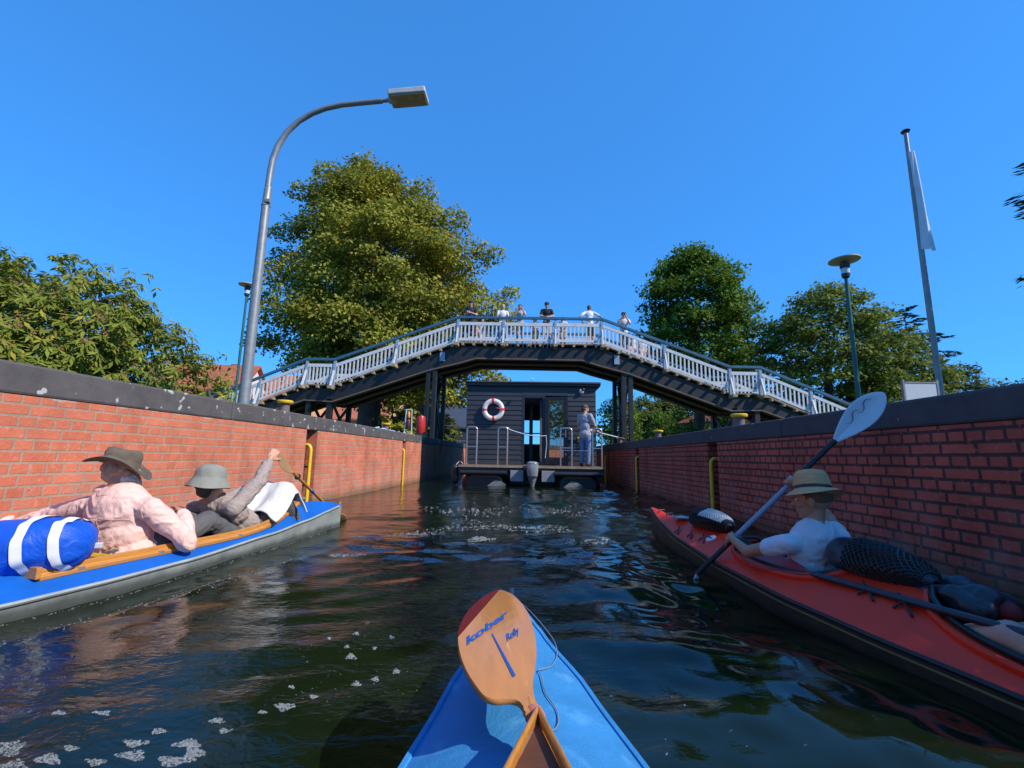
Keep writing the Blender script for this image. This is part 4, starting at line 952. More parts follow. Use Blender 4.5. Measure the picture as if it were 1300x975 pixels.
a = MB(); g = random.Random(4)
for i in range(14): a.ell((g.uniform(-.08, .08), g.uniform(-.13, .15), .06+g.uniform(0, .06)), (g.uniform(.04, .07), g.uniform(.05, .09), g.uniform(.03, .06)))
blob('sack', a, M_drybag, t2, .010, 3, .012, 14)
a = MB(); a.ell((.03, -.16, .07), (.045, .05, .04)); a.build('red_patch', mat('dull_red_cloth', (.20, .02, .02), .7), t2, smooth=180)
z1 = R_zd(0, 1.0)
tg, fn = roll_bag('dry_bag', 'black kit bag under a pale net on the kayak foredeck', 'bag', Rw(.03, 1.34, z1-.03), Rrz-R(3), .60, .10, 2)
net(tg, fn, .10, .98, 14, 14, -.10, .60, M_rubber, .004)
net(tg, fn, .42, .93, 8, 10, .10, .42, mat('pale_net', (.55, .55, .52), .7, var=.1), .0065)
tg = thing('map_case', 'round pale map disc strapped to the kayak foredeck', 'disc', Rw(-.01, 1.52, R_zd(0, 1.52)+.012), Rrz)
a = MB(); a.lathe([(0, 0), (.085, 0), (.09, .008), (.085, .016), (0, .02)], 28); a.build('disc', mat('pale_plastic', (.50, .48, .44), .5, var=.2), tg)
a = MB(); a.tube([(-.09, -.03, .02), (0, .01, .026), (.09, -.02, .02)], .005, 5); a.tube([(-.05, .08, .02), (.01, 0, .027), (.05, -.08, .02)], .005, 5); a.build('cord', M_rubber, tg)

# ---- paddles
def blade_mesh(outline, thick, dish=.0, nseg=10):
    """closed outline (x,y) CCW around the y axis; dished plate with rounded rim"""
    mb = MB(); n = len(outline); cx = sum(p[0] for p in outline)/n; cy = sum(p[1] for p in outline)/n
    rings = [1, .985, .93, .8, .6, .35, .12]
    V = []
    for side in (1, -1):
        for k in rings:
            for (x, y) in outline:
                d = 1-k*k
                V.append((cx+(x-cx)*k, cy+(y-cy)*k, side*thick*.5*min(1, (1-k)*14+.25)-dish*d))
    m = len(rings)
    for s in (0, 1):
        o_ = s*m*n
        for r_ in range(m-1):
            for i in range(n): mb_f = (o_+r_*n+i, o_+r_*n+(i+1) % n, o_+(r_+1)*n+(i+1) % n, o_+(r_+1)*n+i); mb.f.append(mb_f); mb.mi.append(0)
        mb.f.append(tuple(o_+(m-1)*n+i for i in range(n))); mb.mi.append(0)
    for i in range(n): mb.f.append((i, (i+1) % n, m*n+(i+1) % n, m*n+i)); mb.mi.append(0)
    mb.v = V; return mb
def frame_m(o_, yd, zd_):
    y = Vector(yd).normalized(); z = Vector(zd_); z = (z-y*z.dot(y)).normalized(); x = y.cross(z)
    M = Matrix((x, y, z)).transposed().to_4x4(); M.translation = o_; return M
def spoon(L, w_, asym=.0, n=40):   # paddle blade outline starting at the throat (0,0) to the tip (0,L)
    out = []
    for i in range(n):
        a = 2*math.pi*i/n; c_, s_ = math.cos(a), math.sin(a); y = L*.5*(1-c_); k = math.sin(math.pi*min(1, (y/L)**1.45))**.60 if 0 < y < L else 0
        out.append((math.copysign(1, s_)*(-1)*max(.012, w_/2*k)*(1+asym*math.copysign(1, s_))if 0 < i and y < L*.999 else 0, y))
    return out
def xform(mb, M): mb.v = [tuple(M @ Vector(p)) for p in mb.v]; return mb
# white paddle of the woman: blade axis in kayak coordinates
pl_, pr_ = Vector((-.2, .40, .31)), Vector((.16, .25, .71)); pd = (pr_-pl_).normalized()
t = thing('kayak_paddle', 'double bladed paddle with raised white blade held by the straw hat woman', 'paddle', RB, Rrz)
MB().tube([pl_-pd*.34, pl_-pd*.02], .017, 12).build('grip_sleeve', M_rubber, t); MB().tube([pr_+pd*.03, pr_+pd*.40], .017, 12).build('grip_sleeve', M_rubber, t)
a = MB(); a.tube([pl_-pd*.03, pr_+pd*.05], .0165, 12); a.build('shaft', mat('grey_shaft', (.30, .36, .46), .35, var=.08), t)
M_whiteblade = mat('white_plastic_blade', (.66, .68, .72), .35, var=.06)
bm_ = frame_m(pr_+pd*.37, pd, Vector((-.15, -.95, .3)))
ub = xform(blade_mesh(spoon(.47, .175, .04), .012, .018), bm_).build('blade', M_whiteblade, t, smooth=60)
def squig(y0): return [bm_ @ Vector((-.03+.022*math.sin(k*1.3), y0+k*.026, .004)) for k in range(6)]
a = MB(); a.tube(squig(.16), [.001, .002, .003, .003, .002, .001], 5); a.tube([p+pd*.12 for p in squig(.14)], [.001, .002, .003, .003, .002, .001], 5); a.build('blade_mark', mat('dark_teal_print', (.02, .09, .11), .5), ub)
bm2 = frame_m(pl_-pd*.33, -pd+Vector((0, 0, -1.6)), Vector((.3, -.8, .5)))
xform(blade_mesh(spoon(.40, .16, .04), .012, .018), bm2).build('blade', M_whiteblade, t, smooth=60)
# spare paddle lying along the red deck
t = thing('spare_paddle', 'spare black paddle with red blade lying along the kayak deck', 'paddle', RB, Rrz)
q0 = Vector((-.10, -.20, 0)); q1 = Vector((-.10, -1.7, 0)); q0.z = R_zd(-.10, -.2)+.03; q1.z = R_zd(-.19, -1.2)+.055
q0 = Vector((-.175, -.30, R_zd(-.20, -.30)+.035)); q1 = Vector((-.10, -2.0, R_zd(-.2, -1.6)+.12)); dq = (q1-q0).normalized()
a = MB(); a.tube([q0, q1], .0165, 12); a.build('shaft', mat('blue_black_shaft', (.02, .03, .045), .35, var=.1), t)
xform(blade_mesh(spoon(.62, .165, -.03), .012, .012), frame_m(q0+dq*.02, -dq, Vector((-.45, 0, .9)))).build('blade', mat('red_blade', (.42, .035, .045), .4, var=.12), t, smooth=60)
# wooden paddle of the man in front
hn = Lw(.115, 1.05, .835); en = Vector((-2.33, 5.75, .02)); dp = (en-hn).normalized()
t = thing('wooden_paddle', 'wooden double paddle held high by the man in the bucket hat', 'paddle', hn)
a = MB(); a.tube([dp*.38, dp*1.6], .0155, 12); a.build('shaft', M_honey, t)
xform(blade_mesh(spoon(.40, .155), .010, .008), frame_m(dp*.42, -dp, Vector((.6, -.5, .5)))).build('blade', mat('tan_blade', (.42, .24, .10), .4, var=.15), t, smooth=60)
xform(blade_mesh(spoon(.40, .155), .010, .008), frame_m(dp*1.58, dp, Vector((-.5, .5, .5)))).build('blade', mat('tan_blade', (.42, .24, .10), .4, var=.15), t, smooth=60)
a = MB(); a.lathe([(.016, 0), (.03, .004), (.03, .012), (.016, .016)], 16, frame_m(dp*.50, Vector((0, 0, 1)).cross(dp), dp)); a.build('drip_ring', M_rubber, t)
a = MB(); a.tube([dp*.86, dp*.93], .0165, 12); a.build('blue_band', mat('blue_tape', (.02, .12, .5), .5), t)

# ---- own folding boat: bow in front of the camera
Ob = Vector((.002, .91, 0)); od = Vector((-.07-(.002), 1.922-.91, 0)).normalized(); Orz = -math.atan2(od.x, od.y)
t = thing('folding_boat', 'bright blue kayak bow filling the bottom of the picture', 'boat', Ob, Orz)
O_hb = [(1.015, .008), (.9, .040), (.7, .096), (.4, .180), (0, .262), (-.4, .315), (-1.0, .355), (-1.8, .36), (-2.6, .28), (-3.6, .1), (-4.1, .01)]
O_zs = [(1.015, .292), (.7, .262), (.4, .245), (0, .228), (-.5, .20), (-1.5, .17), (-2.6, .18), (-4.1, .28)]
O_cr = [(1.015, .004), (.8, .018), (.4, .045), (0, .070), (-.5, .08), (-2, .08), (-4.1, .004)]
O_kl = [(1.015, .05), (.8, -.05), (0, -.12), (-3, -.12), (-4.1, .05)]
def o_open(y): return max(.01, .26*min(1, (-.20-y)/.7)) if y > -1.0 else .26*max(.04, min(1, (y+2.35)/.12))
O_zd = boat(t, O_hb, O_zs, O_cr, O_kl, [(-2.3, -.22, o_open)], M_skyblue, M_greyhull, M_skyblue, None, inner=M_lining)
OMX = Matrix.Translation(Ob) @ Matrix.Rotation(Orz, 4, 'Z'); OI = OMX.inverted()
def Ol(p): return OI @ Vector(p)
# wooden splash board: two rails meeting in a V with a brown panel between
ap = Ol(atZ(683, 903, .372)); bl = Ol(atZ(646, 975, .412)); brr = Ol(atZ(719, 975, .412))
bl2 = ap+(bl-ap)*3.2; br2 = ap+(brr-ap)*3.2
upn = (brr-ap).cross(bl-ap).normalized(); upn = upn if upn.z > 0 else -upn
for q in (bl2, br2):
    a = MB(); a.beam(ap+(q-ap)*.0, q, .0092, .020, upn); a.build('splash_rail', M_honey, t, smooth=0, bevel=.006, segs=3)
dn = upn*-.008
a = MB(); ins = .012
a.add([ap+(bl2+br2-2*ap)*.02+dn, bl2+dn, br2+dn, ap+(bl2+br2-2*ap)*.02+dn*2.2, bl2+dn*2.2, br2+dn*2.2], [(0, 1, 2), (5, 4, 3), (0, 3, 4, 1), (1, 4, 5, 2), (2, 5, 3, 0)])
a.build('splash_board', M_darkwood, t, smooth=0)
for k in (.36, .64):
    p = ap+(bl-ap)*1.02*(1-k)+(brr-ap)*1.02*k; a = MB(); a.lathe([(0, .002), (.0042, .001), (.0045, 0)], 12, frame_m(p+upn*-.0075, Vector((0, 1, 0)), upn)); a.build('screw', mat('brass', (.45, .33, .16), .35, metal=.8), t)
# bow cap and cord
a = MB(); a.tube([(0, .985, .285), (0, 1.0, .335)], .009, 8); a.tube([(0, .99, .30), (0, 1.035, .27), (0, 1.05, .1)], .010, 8); a.build('bow_fitting', M_galv, t)
cpts = []
for (px, py, dz) in [(648, 753, .03), (655, 760, .012), (672, 775, .006), (690, 795, .004), (704, 815, .004), (707, 832, .004), (700, 845, .004), (690, 849, .005), (684, 851, .006), (687, 857, .006), (693, 880, .005), (706, 900, .004), (709, 915, .004), (705, 925, .004), (698, 927, .004)]:
    z = .29
    for _ in range(8): p = Ol(atZ(px, py, z)); z = O_zd(p.x, p.y)+dz
    cpts.append(Ol(atZ(px, py, z)))
cp2 = []
for i in range(len(cpts)-1):
    p0, p1, p2, p3 = cpts[max(0, i-1)], cpts[i], cpts[i+1], cpts[min(len(cpts)-1, i+2)]
    for j in range(6): u = j/6; cp2.append(.5*((2*p1)+(p2-p0)*u+(2*p0-5*p1+4*p2-p3)*u*u+(3*p1-p0-3*p2+p3)*u**3))
a = MB(); a.tube(cp2, .0015, 6); a.build('cord', mat('grey_blue_cord', (.20, .24, .32), .7), t)

# ---- own wooden paddle lying on the bow deck
def bladept(px, py):    # tilted plane through the throat, rising to the tip
    o_ = atZ(684, 900, .372); tip = atZ(632, 752, .452); s_ = Vector((1, .05, -.10)); n_ = s_.cross(tip-o_).normalized(); r_ = ray(px, py)
    return CO+r_*((o_-CO).dot(n_)/r_.dot(n_))
ol = [(676, 897), (674, 886), (662, 871.5), (655, 868.5), (651.5, 892), (630, 892.2), (619, 890)]
ol = [(683.5, 903), (679.5, 893), (677, 880), (676.5, 868), (679, 852), (681, 836), (680.5, 820), (678, 803), (672.5, 786), (664.5, 771), (653, 758.5), (642, 752.5), (632, 750.5), (621, 755), (608, 764), (596, 775.5), (587, 789), (582, 802), (580.5, 813), (582.5, 830), (587, 845), (594, 860), (603, 874), (611, 884.5), (619, 890), (630, 892.3), (643, 891.5), (652, 891.8), (659, 895), (664, 901), (667, 908)]
O0 = bladept(672, 895); ex = (bladept(690, 895)-O0).normalized(); nz = ex.cross(bladept(632, 752)-O0).normalized(); nz = nz if nz.z > 0 else -nz; ey = nz.cross(ex)
PM = Matrix((ex, ey, nz)).transposed().to_4x4(); PM.translation = O0; PI_ = PM.inverted()
def bl2d(px, py): p = PI_ @ bladept(px, py); return (p.x, p.y)
out2 = [bl2d(*p) for p in ol]
t = thing('wooden_paddle', 'honey coloured wooden paddle blade with blue lettering on the bow', 'paddle', O0)
t.matrix_world = PM
def tipsplit(poly, a, b_, keep):
    a, b_ = Vector(a), Vector(b_); nrm = Vector((-(b_-a).y, (b_-a).x)); res = []
    for i, p in enumerate(poly):
        p = Vector(p); q = Vector(poly[(i+1) % len(poly)]); dp_, dq_ = nrm.dot(p-a)*keep, nrm.dot(q-a)*keep
        if dp_ >= 0: res.append(tuple(p))
        if dp_*dq_ < 0: k = dp_/(dp_-dq_); res.append(tuple(p+(q-p)*k))
    return res
def refine(poly, n=3):   # Catmull-Rom
    r_ = []; m = len(poly)
    for i in range(m):
        p0, p1, p2, p3 = [Vector(poly[(i+k-1) % m]) for k in range(4)]
        for j in range(n):
            u = j/n; r_.append(tuple(.5*((2*p1)+(p2-p0)*u+(2*p0-5*p1+4*p2-p3)*u*u+(3*p1-p0-3*p2+p3)*u**3)))
    return r_
fine = refine(out2)
ta, tb_ = bl2d(581, 811), bl2d(633, 751)
body2, tip2 = tipsplit(fine, ta, tb_, -1), tipsplit(fine, ta, tb_, 1)
if len(body2) < len(tip2): body2, tip2 = tip2, body2
def plate(poly, th, bev):
    mb = MB(); n = len(poly); c_ = Vector((sum(p[0] for p in poly)/n, sum(p[1] for p in poly)/n)); V = []
    for k, z in ((1, -th*.35), (1, th*.25), (1-bev, th*.5)):
        V += [(c_.x+(p[0]-c_.x)*k, c_.y+(p[1]-c_.y)*k, z) for p in poly]
    V += [(c_.x+(p[0]-c_.x)*(1-bev), c_.y+(p[1]-c_.y)*(1-bev), -th*.5) for p in poly]
    mb.add(V, [(r_*n+i, r_*n+(i+1) % n, (r_+1)*n+(i+1) % n, (r_+1)*n+i) for r_ in (0, 1) for i in range(n)]+[(3*n+i, 3*n+(i+1) % n, (i+1) % n, i) for i in range(n)]+[tuple(2*n+i for i in range(n)), tuple(3*n+i for i in reversed(range(n)))])
    return mb
bl_o = plate(body2, .012, .012).build('blade', M_blade, t, smooth=50)
plate(tip2, .0115, .012).build('blade_tip', M_redwood, t, smooth=50)
# neck and shaft running back under the splash board
n0 = Vector((*bl2d(669, 880), 0)); n1 = Vector((*bl2d(676, 899), -.006)); n2 = PI_ @ (atZ(690, 930, .355)); n3 = PI_ @ (OMX @ (Ol(atZ(690, 930, .345))+Vector((.02, -.6, -.01))))
a = MB(); a.tube([n0, n0+(n1-n0)*.5, n1, n2, n3], [.004, .011, .0145, .0150, .0150], 14); a.build('shaft', M_honey, t)
a = MB(); 
for k in range(3): a.tube([Vector(n1)+(n2-n1)*(.2+.09*k)+(ex*0)+Vector((.0155*math.cos(q), .004*math.sin(q), .0155*math.sin(q))) for q in [2*math.pi*i/14 for i in range(14)]], .0038, 6, closed=True)
a.build('rubber_binding', mat('faded_red_rubber', (.45, .14, .12), .7), t)
def lettering(txt, size, p0, p1, p_up, mtl, name, shear=0, xs=1.0, off=.0):
    cu = bpy.data.curves.new('txt', 'FONT'); cu.body = txt; cu.size = 1; cu.shear = shear; cu.offset = off; cu.resolution_u = 4
    o_ = bpy.data.objects.new('txt', cu); COL.objects.link(o_); dg = bpy.context.evaluated_depsgraph_get(); dg.update()
    me_ = bpy.data.meshes.new_from_object(o_.evaluated_get(dg)); bpy.data.objects.remove(o_)
    xs_ = [v.co.x for v in me_.vertices]; w0, w1 = min(xs_), max(xs_)
    A, B_, U = Vector((*bl2d(*p0), .0075)), Vector((*bl2d(*p1), .0075)), Vector((*bl2d(*p_up), .0075)); ux = (B_-A)/(w1-w0); hy_ = (U-A)/.72
    for v in me_.vertices: v.co = A+ux*(v.co.x-w0)+hy_*v.co.y
    me_.materials.clear(); me_.materials.append(mtl); me_.name = name; return link(name, me_, bl_o, 0)
M_ink = mat('blue_ink', (.012, .085, .34), .5, var=.1)
lettering('kober', 1, (592, 823), (646, 784), (588.5, 814.5), M_ink, 'brand_lettering', .2, off=.035)
lettering('Refly', 1, (643.5, 818), (660, 806), (640.5, 809.5), M_ink, 'model_lettering', .25, off=.02)
A, B_, C_, D_ = [Vector((*bl2d(*p), .0075)) for p in ((623.5, 808), (625, 808), (654.5, 862), (650.5, 864))]
a = MB(); a.add([A, B_, C_, D_], [(0, 1, 2, 3)]); a.build('blue_stripe', M_ink, bl_o, smooth=0)
# ================================================================== HOUSEBOAT
t = thing('houseboat', 'dark navy clapboard houseboat on pontoons with open stern door', 'houseboat', (0.0, 13.6, 0))
M_navy = mat('navy_cladding', (.032, .033, .039), .5, var=.15, scale=3, bump=.08)
M_navyroof = mat('roof_edge', (.035, .04, .05), .5, var=.2)
M_frame = mat('door_frame', (.022, .024, .03), .4, var=.1)
M_steel = mat('bare_steel', (.52, .50, .48), .3, metal=.85, var=.15, scale=20)
M_deckw = mat('houseboat_deck', (.20, .15, .11), .7, var=.35, scale=6, stretch=(1, 8, 1))
CX0, CX1, CH, CD, Lc = -1.95, 1.93, 2.98, .63, 6.4
def clap(name, x0, x1, y, z0, z1, flip=False, parent=t):
    a = MB(); n = int((z1-z0)/.145)
    for i in range(n):
        za = z0+(z1-z0)*i/n; zb = z0+(z1-z0)*(i+1)/n
        a.prism([(y-.022, za), (y-.004, zb-.004), (y+.05, zb-.004), (y+.05, za)], x0, x1, axis='x')
    return a.build(name, M_navy, parent, smooth=0)
clap('stern_cladding', CX0, -.27, 0, CD, CH)
clap('stern_cladding', 1.10, CX1, 0, CD, CH)
clap('stern_cladding', -.27, 1.10, 0, 2.70, CH)
def sideclap(name, x, sg, ya, yb, z0, z1):
    a = MB(); n = int((z1-z0)/.145)
    for i in range(n):
        za = z0+(z1-z0)*i/n; zb = z0+(z1-z0)*(i+1)/n
        a.prism([(x+sg*.022, za), (x+sg*.004, zb-.004), (x-sg*.05, zb-.004), (x-sg*.05, za)], ya, yb, axis='y')
    return a.build(name, M_navy, t, smooth=0)
for sg, x in ((-1, CX0+.02), (1, CX1-.02)):
    sideclap('side_cladding', x, sg, .03, 1.6, CD, CH); sideclap('side_cladding', x, sg, 3.4, Lc, CD, CH); sideclap('side_cladding', x, sg, 1.6, 3.4, CD, 1.4); sideclap('side_cladding', x, sg, 1.6, 3.4, 2.5, CH)
a = MB()    # inside faces and floor, front wall with its window
a.box2((CX0+.08, .08, CD-.04), (CX1-.08, Lc, CD)); a.build('floor', M_deckw, t, smooth=0)
a = MB(); a.box2((CX0+.05, Lc-.06, CD), (-.42, Lc, CH)); a.box2((.40, Lc-.06, CD), (CX1-.05, Lc, CH)); a.box2((-.42, Lc-.06, 2.45), (.40, Lc, CH)); a.box2((-.42, Lc-.06, CD), (.40, Lc, 1.42)); a.build('front_wall', M_frame, t, smooth=0)
a = MB(); a.box2((-.08, Lc-.055, 1.42), (.06, Lc-.008, 2.45)); a.box2((-.42, Lc-.05, 1.86), (.40, Lc-.012, 1.91)); a.build('front_window_bars', M_frame, t, smooth=0)
a = MB(); a.box2((CX0-.06, -.11, CH), (CX1+.14, Lc+.2, CH+.13)); rf = a.build('roof', M_navyroof, t, smooth=0, bevel=.012)
a = MB(); a.tube([(CX0-.06, -.13, CH+.10), (CX1+.14, -.13, CH+.08)], .028, 8); a.build('gutter', M_navyroof, rf)
# doorway
a = MB(); a.box2((-.275, -.02, CD), (-.20, .07, 2.70)); a.box2((.35, -.02, CD), (.42, .07, 2.70)); a.box2((-.20, -.02, 2.62), (.35, .07, 2.70)); a.build('door_frame', M_frame, t, smooth=0, bevel=.004)
a = MB(); a.box2((.27, .3, CD), (.34, .36, 2.6)); a.box2((-.05, 1.6, CD), (.06, 1.7, 2.6)); a.build('inner_post', mat('inside_post', (.10, .10, .11), .5), t, smooth=0)
a = MB(); a.box2((.50, 2.2, CD), (1.6, 2.8, 1.5)); a.build('cupboard', M_frame, t, smooth=0)
dl = empty('door', (.425, -.055, 0), R(-15)); dl.parent = t
def dbox(x0, x1, z0, z1, y0=-.03, y1=.03): a_ = MB(); a_.box2((x0, y0, z0), (x1, y1, z1)); return a_
a = MB()
for b_ in ((0, .12, CD+.02, 2.64), (.55, .68, CD+.02, 2.64), (.12, .55, 2.54, 2.64), (.12, .55, CD+.02, .86)): a.box2((b_[0], -.03, b_[2]), (b_[1], .03, b_[3]))
a.build('door_leaf', M_frame, dl, smooth=0, bevel=.004)
mg, nt, b, N, Lk = nodes('door_glass'); b.inputs['Base Color'].default_value = (.012, .016, .016, 1); b.inputs['Roughness'].default_value = .02; b.inputs['Metallic'].default_value = 0; b.inputs['Specular IOR Level'].default_value = 1.0; b.inputs['IOR'].default_value = 2.6
nz_ = N('ShaderNodeTexNoise'); nz_.inputs['Scale'].default_value = 1.2; bp = N('ShaderNodeBump'); bp.inputs['Strength'].default_value = .02; Lk(nz_.outputs[0], bp.inputs['Height']); Lk(bp.outputs[0], b.inputs['Normal'])
a = MB(); a.box2((.12, -.008, .86), (.55, .008, 2.54)); a.build('pane', mg, dl, smooth=0)
a = MB(); a.tube([(.62, -.035, 1.52), (.62, -.07, 1.52), (.51, -.07, 1.52)], .012, 6); a.box((.62, -.034, 1.55), (.035, .01, .22)); a.box((.62, -.034, .95), (.03, .01, .05)); a.build('handle', M_steel, dl, smooth=30)
# deck and pontoons
a = MB(); n = 26
for i in range(n):
    x0 = -1.99+i*(4.02/n); a.box2((x0, -.92, CD-.06), (x0+4.02/n-.008, .02, CD-.012))
a.build('stern_deck', M_deckw, t, smooth=0)
a = MB(); a.box2((-1.98, -.90, CD-.16), (2.02, .0, CD-.062)); a.box2((-1.98, 0.002, CD-.2), (2.02, Lc, CD-.045)); a.box2((-.66, .3, -.2), (.66, .5, CD-.21)); a.build('deck_frame', M_blackmetal, t, smooth=0)
a = MB(); a.box((0.02, -.945, CD-.055), (4.04, .04, .045)); a.build('deck_edge', mat('worn_edge', (.30, .21, .15), .7, var=.4, scale=9), t, smooth=0, bevel=.006)
for sx0, sx1 in ((-1.96, -.62), (.62, 1.98)):
    a = MB(); a.tube([(sx0+.02, -.98, CD-.22), (sx1-.02, -.98, CD-.22)], .07, 12); a.build('fender_bar', M_rubber, t)
    a = MB(); xc = (sx0+sx1)/2; a.lathe([(0, 0), (.40, .0), (.50, .12), (.52, .3), (.52, 7.0), (.3, 7.3), (0, 7.4)], 24, Matrix.Translation((xc, -.85, .12)) @ Matrix.Rotation(R(-90), 4, 'X') @ Matrix.Diagonal((1.25, .72, 1, 1)))
    a.build('pontoon', M_blackmetal, t)
    a = MB(); xs0 = xc+(.35 if xc < 0 else -.15); a.grid(lambda u, v: (xs0+.26*(u-.5)*2*(1-.4*v)+.12*v, -.93-.02*v, .05+.17*v*(1-u*u*.7)), 8, 5); a.build('bow_wave_plate', mat('pale_metal', (.28, .28, .27), .4), t, smooth=60)
for x0 in (-.52, .34):
    a = MB(); a.box((x0+.14, -.80, .34), (.36, .3, .30)); a.build('motor_bracket', mat('zinc_box', (.24, .25, .27), .5, var=.2), t, smooth=0, bevel=.01)
def stern_rail(x0, x1, y=-.80, hgt=1.05):
    a = MB(); r_ = .022; z0_ = CD-.01
    a.tube([(x0, y, z0_), (x0, y, z0_+hgt-.06), (x0+.02, y, z0_+hgt-.02), (x0+.06, y, z0_+hgt), (x1-.06, y, z0_+hgt), (x1-.02, y, z0_+hgt-.02), (x1, y, z0_+hgt-.06), (x1, y, z0_)], r_, 10)
    a.tube([(x0, y, z0_+.5), (x1, y, z0_+.5)], .014, 8); a.build('stern_rail', M_steel, t, smooth=60)
for x0, x1 in ((-1.80, -1.52), (-.92, -.66), (.83, 1.14), (1.72, 1.97)): stern_rail(x0, x1)
a = MB(); a.tube([(.83, -.80, CD+.42), (1.72, -.80, CD+.42)], .010, 6); a.tube([(1.97, -.8, CD+.98), (1.97, -.05, CD+.98)], .018, 8); a.build('rail_wire', M_steel, t)
pts = [(-.70, -.8, CD+1.04), (-.63, -.8, CD+1.02)]+[(-.60+1.02*k/12, -.8, CD+.98-.17*math.sin(math.pi*min(1, k/12*1.0)*.62)) for k in range(13)]
a = MB(); a.tube(pts, .016, 6); a.build('safety_rope', mat('white_rope', (.6, .6, .6), .8, var=.3, scale=30), t)
a = MB(); a.tube([(.42, -.8, CD+.84), (.44, -.8, CD+.6), (.40, -.8, CD+.2)], .010, 6); a.build('rope_tail', mat('white_rope', (.6, .6, .6), .8), t)
a = MB(); a.lathe([(0, .0), (.075, .01), (.075, .05), (.05, .085), (0, .10)], 18, Matrix.Translation((1.50, -.02, 2.83)) @ Matrix.Rotation(R(90), 4, 'X')); lm = a.build('lamp', mat('lamp_white', (.6, .62, .65), .3), t)
a = MB(); a.ell((1.55, -.10, 2.88), (.05, .04, .05)); a.build('lens', M_blackmetal, lm, smooth=180)
a = MB(); a.box((.0+.02, -.35, CH+.16), (.08, .06, .06)); a.build('roof_light', M_white, rf, smooth=0, bevel=.01)
a = MB(); a.box((1.48, -.035, 1.39), (.20, .012, .16)); yp = a.build('notice', mat('yellow_notice', (.75, .52, .03), .5), t, smooth=0)
a = MB()
for k in range(3): a.box((1.48, -.043, 1.43-.04*k), (.13-.03*(k == 2), .004, .012))
a.build('notice_lines', M_rubber, yp, smooth=0)
# lifebuoy
t2 = thing('lifebuoy', 'white ring lifebuoy with red bands hung on the navy cabin', 'lifebuoy', (-1.14, 13.50, 2.24))
def torus(R0, r0, a0=0, a1=2*math.pi, nu=48, nv=14, closed=True, fl=.8):
    a_ = MB(); pts = [(R0*math.cos(a0+(a1-a0)*i/nu), 0, R0*math.sin(a0+(a1-a0)*i/nu)) for i in range(nu if closed else nu+1)]
    a_.tube(pts, r0, nv, closed=closed); a_.v = [(x, y*fl, z) for x, y, z in a_.v]; return a_
torus(.265, .075).build('ring', mat('buoy_white', (.72, .70, .68), .5, var=.08), t2, smooth=180)
for k in range(4):
    c_ = R(90*k+2); torus(.265, .079, c_-.13, c_+.13, 6, 14, False).build('band', mat('buoy_red', (.70, .03, .02), .5, var=.1), t2, smooth=60)
a = MB(); a.tube([(.10, -.085, .05), (.2, -.09, .02), (.30, -.08, -.02)], .012, 6); a.build('grab_line', mat('buoy_red', (.70, .03, .02), .5), t2)
# outboard motor
t2 = thing('outboard_motor', 'silver grey outboard motor on the houseboat stern', 'outboard motor', (.05, 12.60, 0))
def cowl(u, v):
    a_ = 2*math.pi*u; z = v; w_ = (.135+.03*math.sin(z*2.2))*min(1, (1-z)*9+.25)**.5*min(1, z*5+.62); d_ = w_*1.45
    c_, s_ = math.cos(a_), math.sin(a_)
    return Vector((math.copysign(abs(c_)**.72, c_)*w_, math.copysign(abs(s_)**.72, s_)*d_-.02, .30+z*.44))
a = MB(); a.grid(cowl, 32, 22, closed_u=True); a.add([cowl(i/32, 1) for i in range(32)], [tuple(range(32))]); a.build('cowl', mat('silver_cowl', (.40, .42, .45), .28, metal=.4, var=.1, coat=.5), t2, smooth=60)
a = MB(); a.grid(lambda u, v: cowl(u, .86+.03*v)*1.0+Vector((0, 0, .0))+Vector((cowl(u, .86).x*.03, (cowl(u, .86).y+.02)*.03, 0)), 32, 2, closed_u=True); a.build('cowl_band', M_blackmetal, t2)
a = MB(); a.lathe([(.125, .34), (.10, .22), (.06, .10), (.045, -.05), (.05, -.35), (0, -.4)], 18, Matrix.Diagonal((1, 1.5, 1, 1))); a.build('leg', mat('silver_leg', (.30, .31, .33), .35, metal=.4), t2)
a = MB(); a.box((0, .2, .30), (.2, .2, .16)); a.build('clamp', M_blackmetal, t2, smooth=0, bevel=.01)
# tyre fender hanging at the port corner
t2 = thing('boat_fender', 'black rubber fender hanging at the left stern corner of the houseboat', 'fender', (-2.10, 12.85, 0))
a = MB(); a.capsule((0, 0, .18), .10, (-.02, 0, .52), .10, 18, 7); a.build('body', M_rubber, t2, smooth=180)
a = MB(); a.tube([(0, 0, .6), (.10, .05, .72), (.18, .1, .64)], .012, 6); a.build('line', mat('white_rope', (.6, .6, .6), .8), t2)

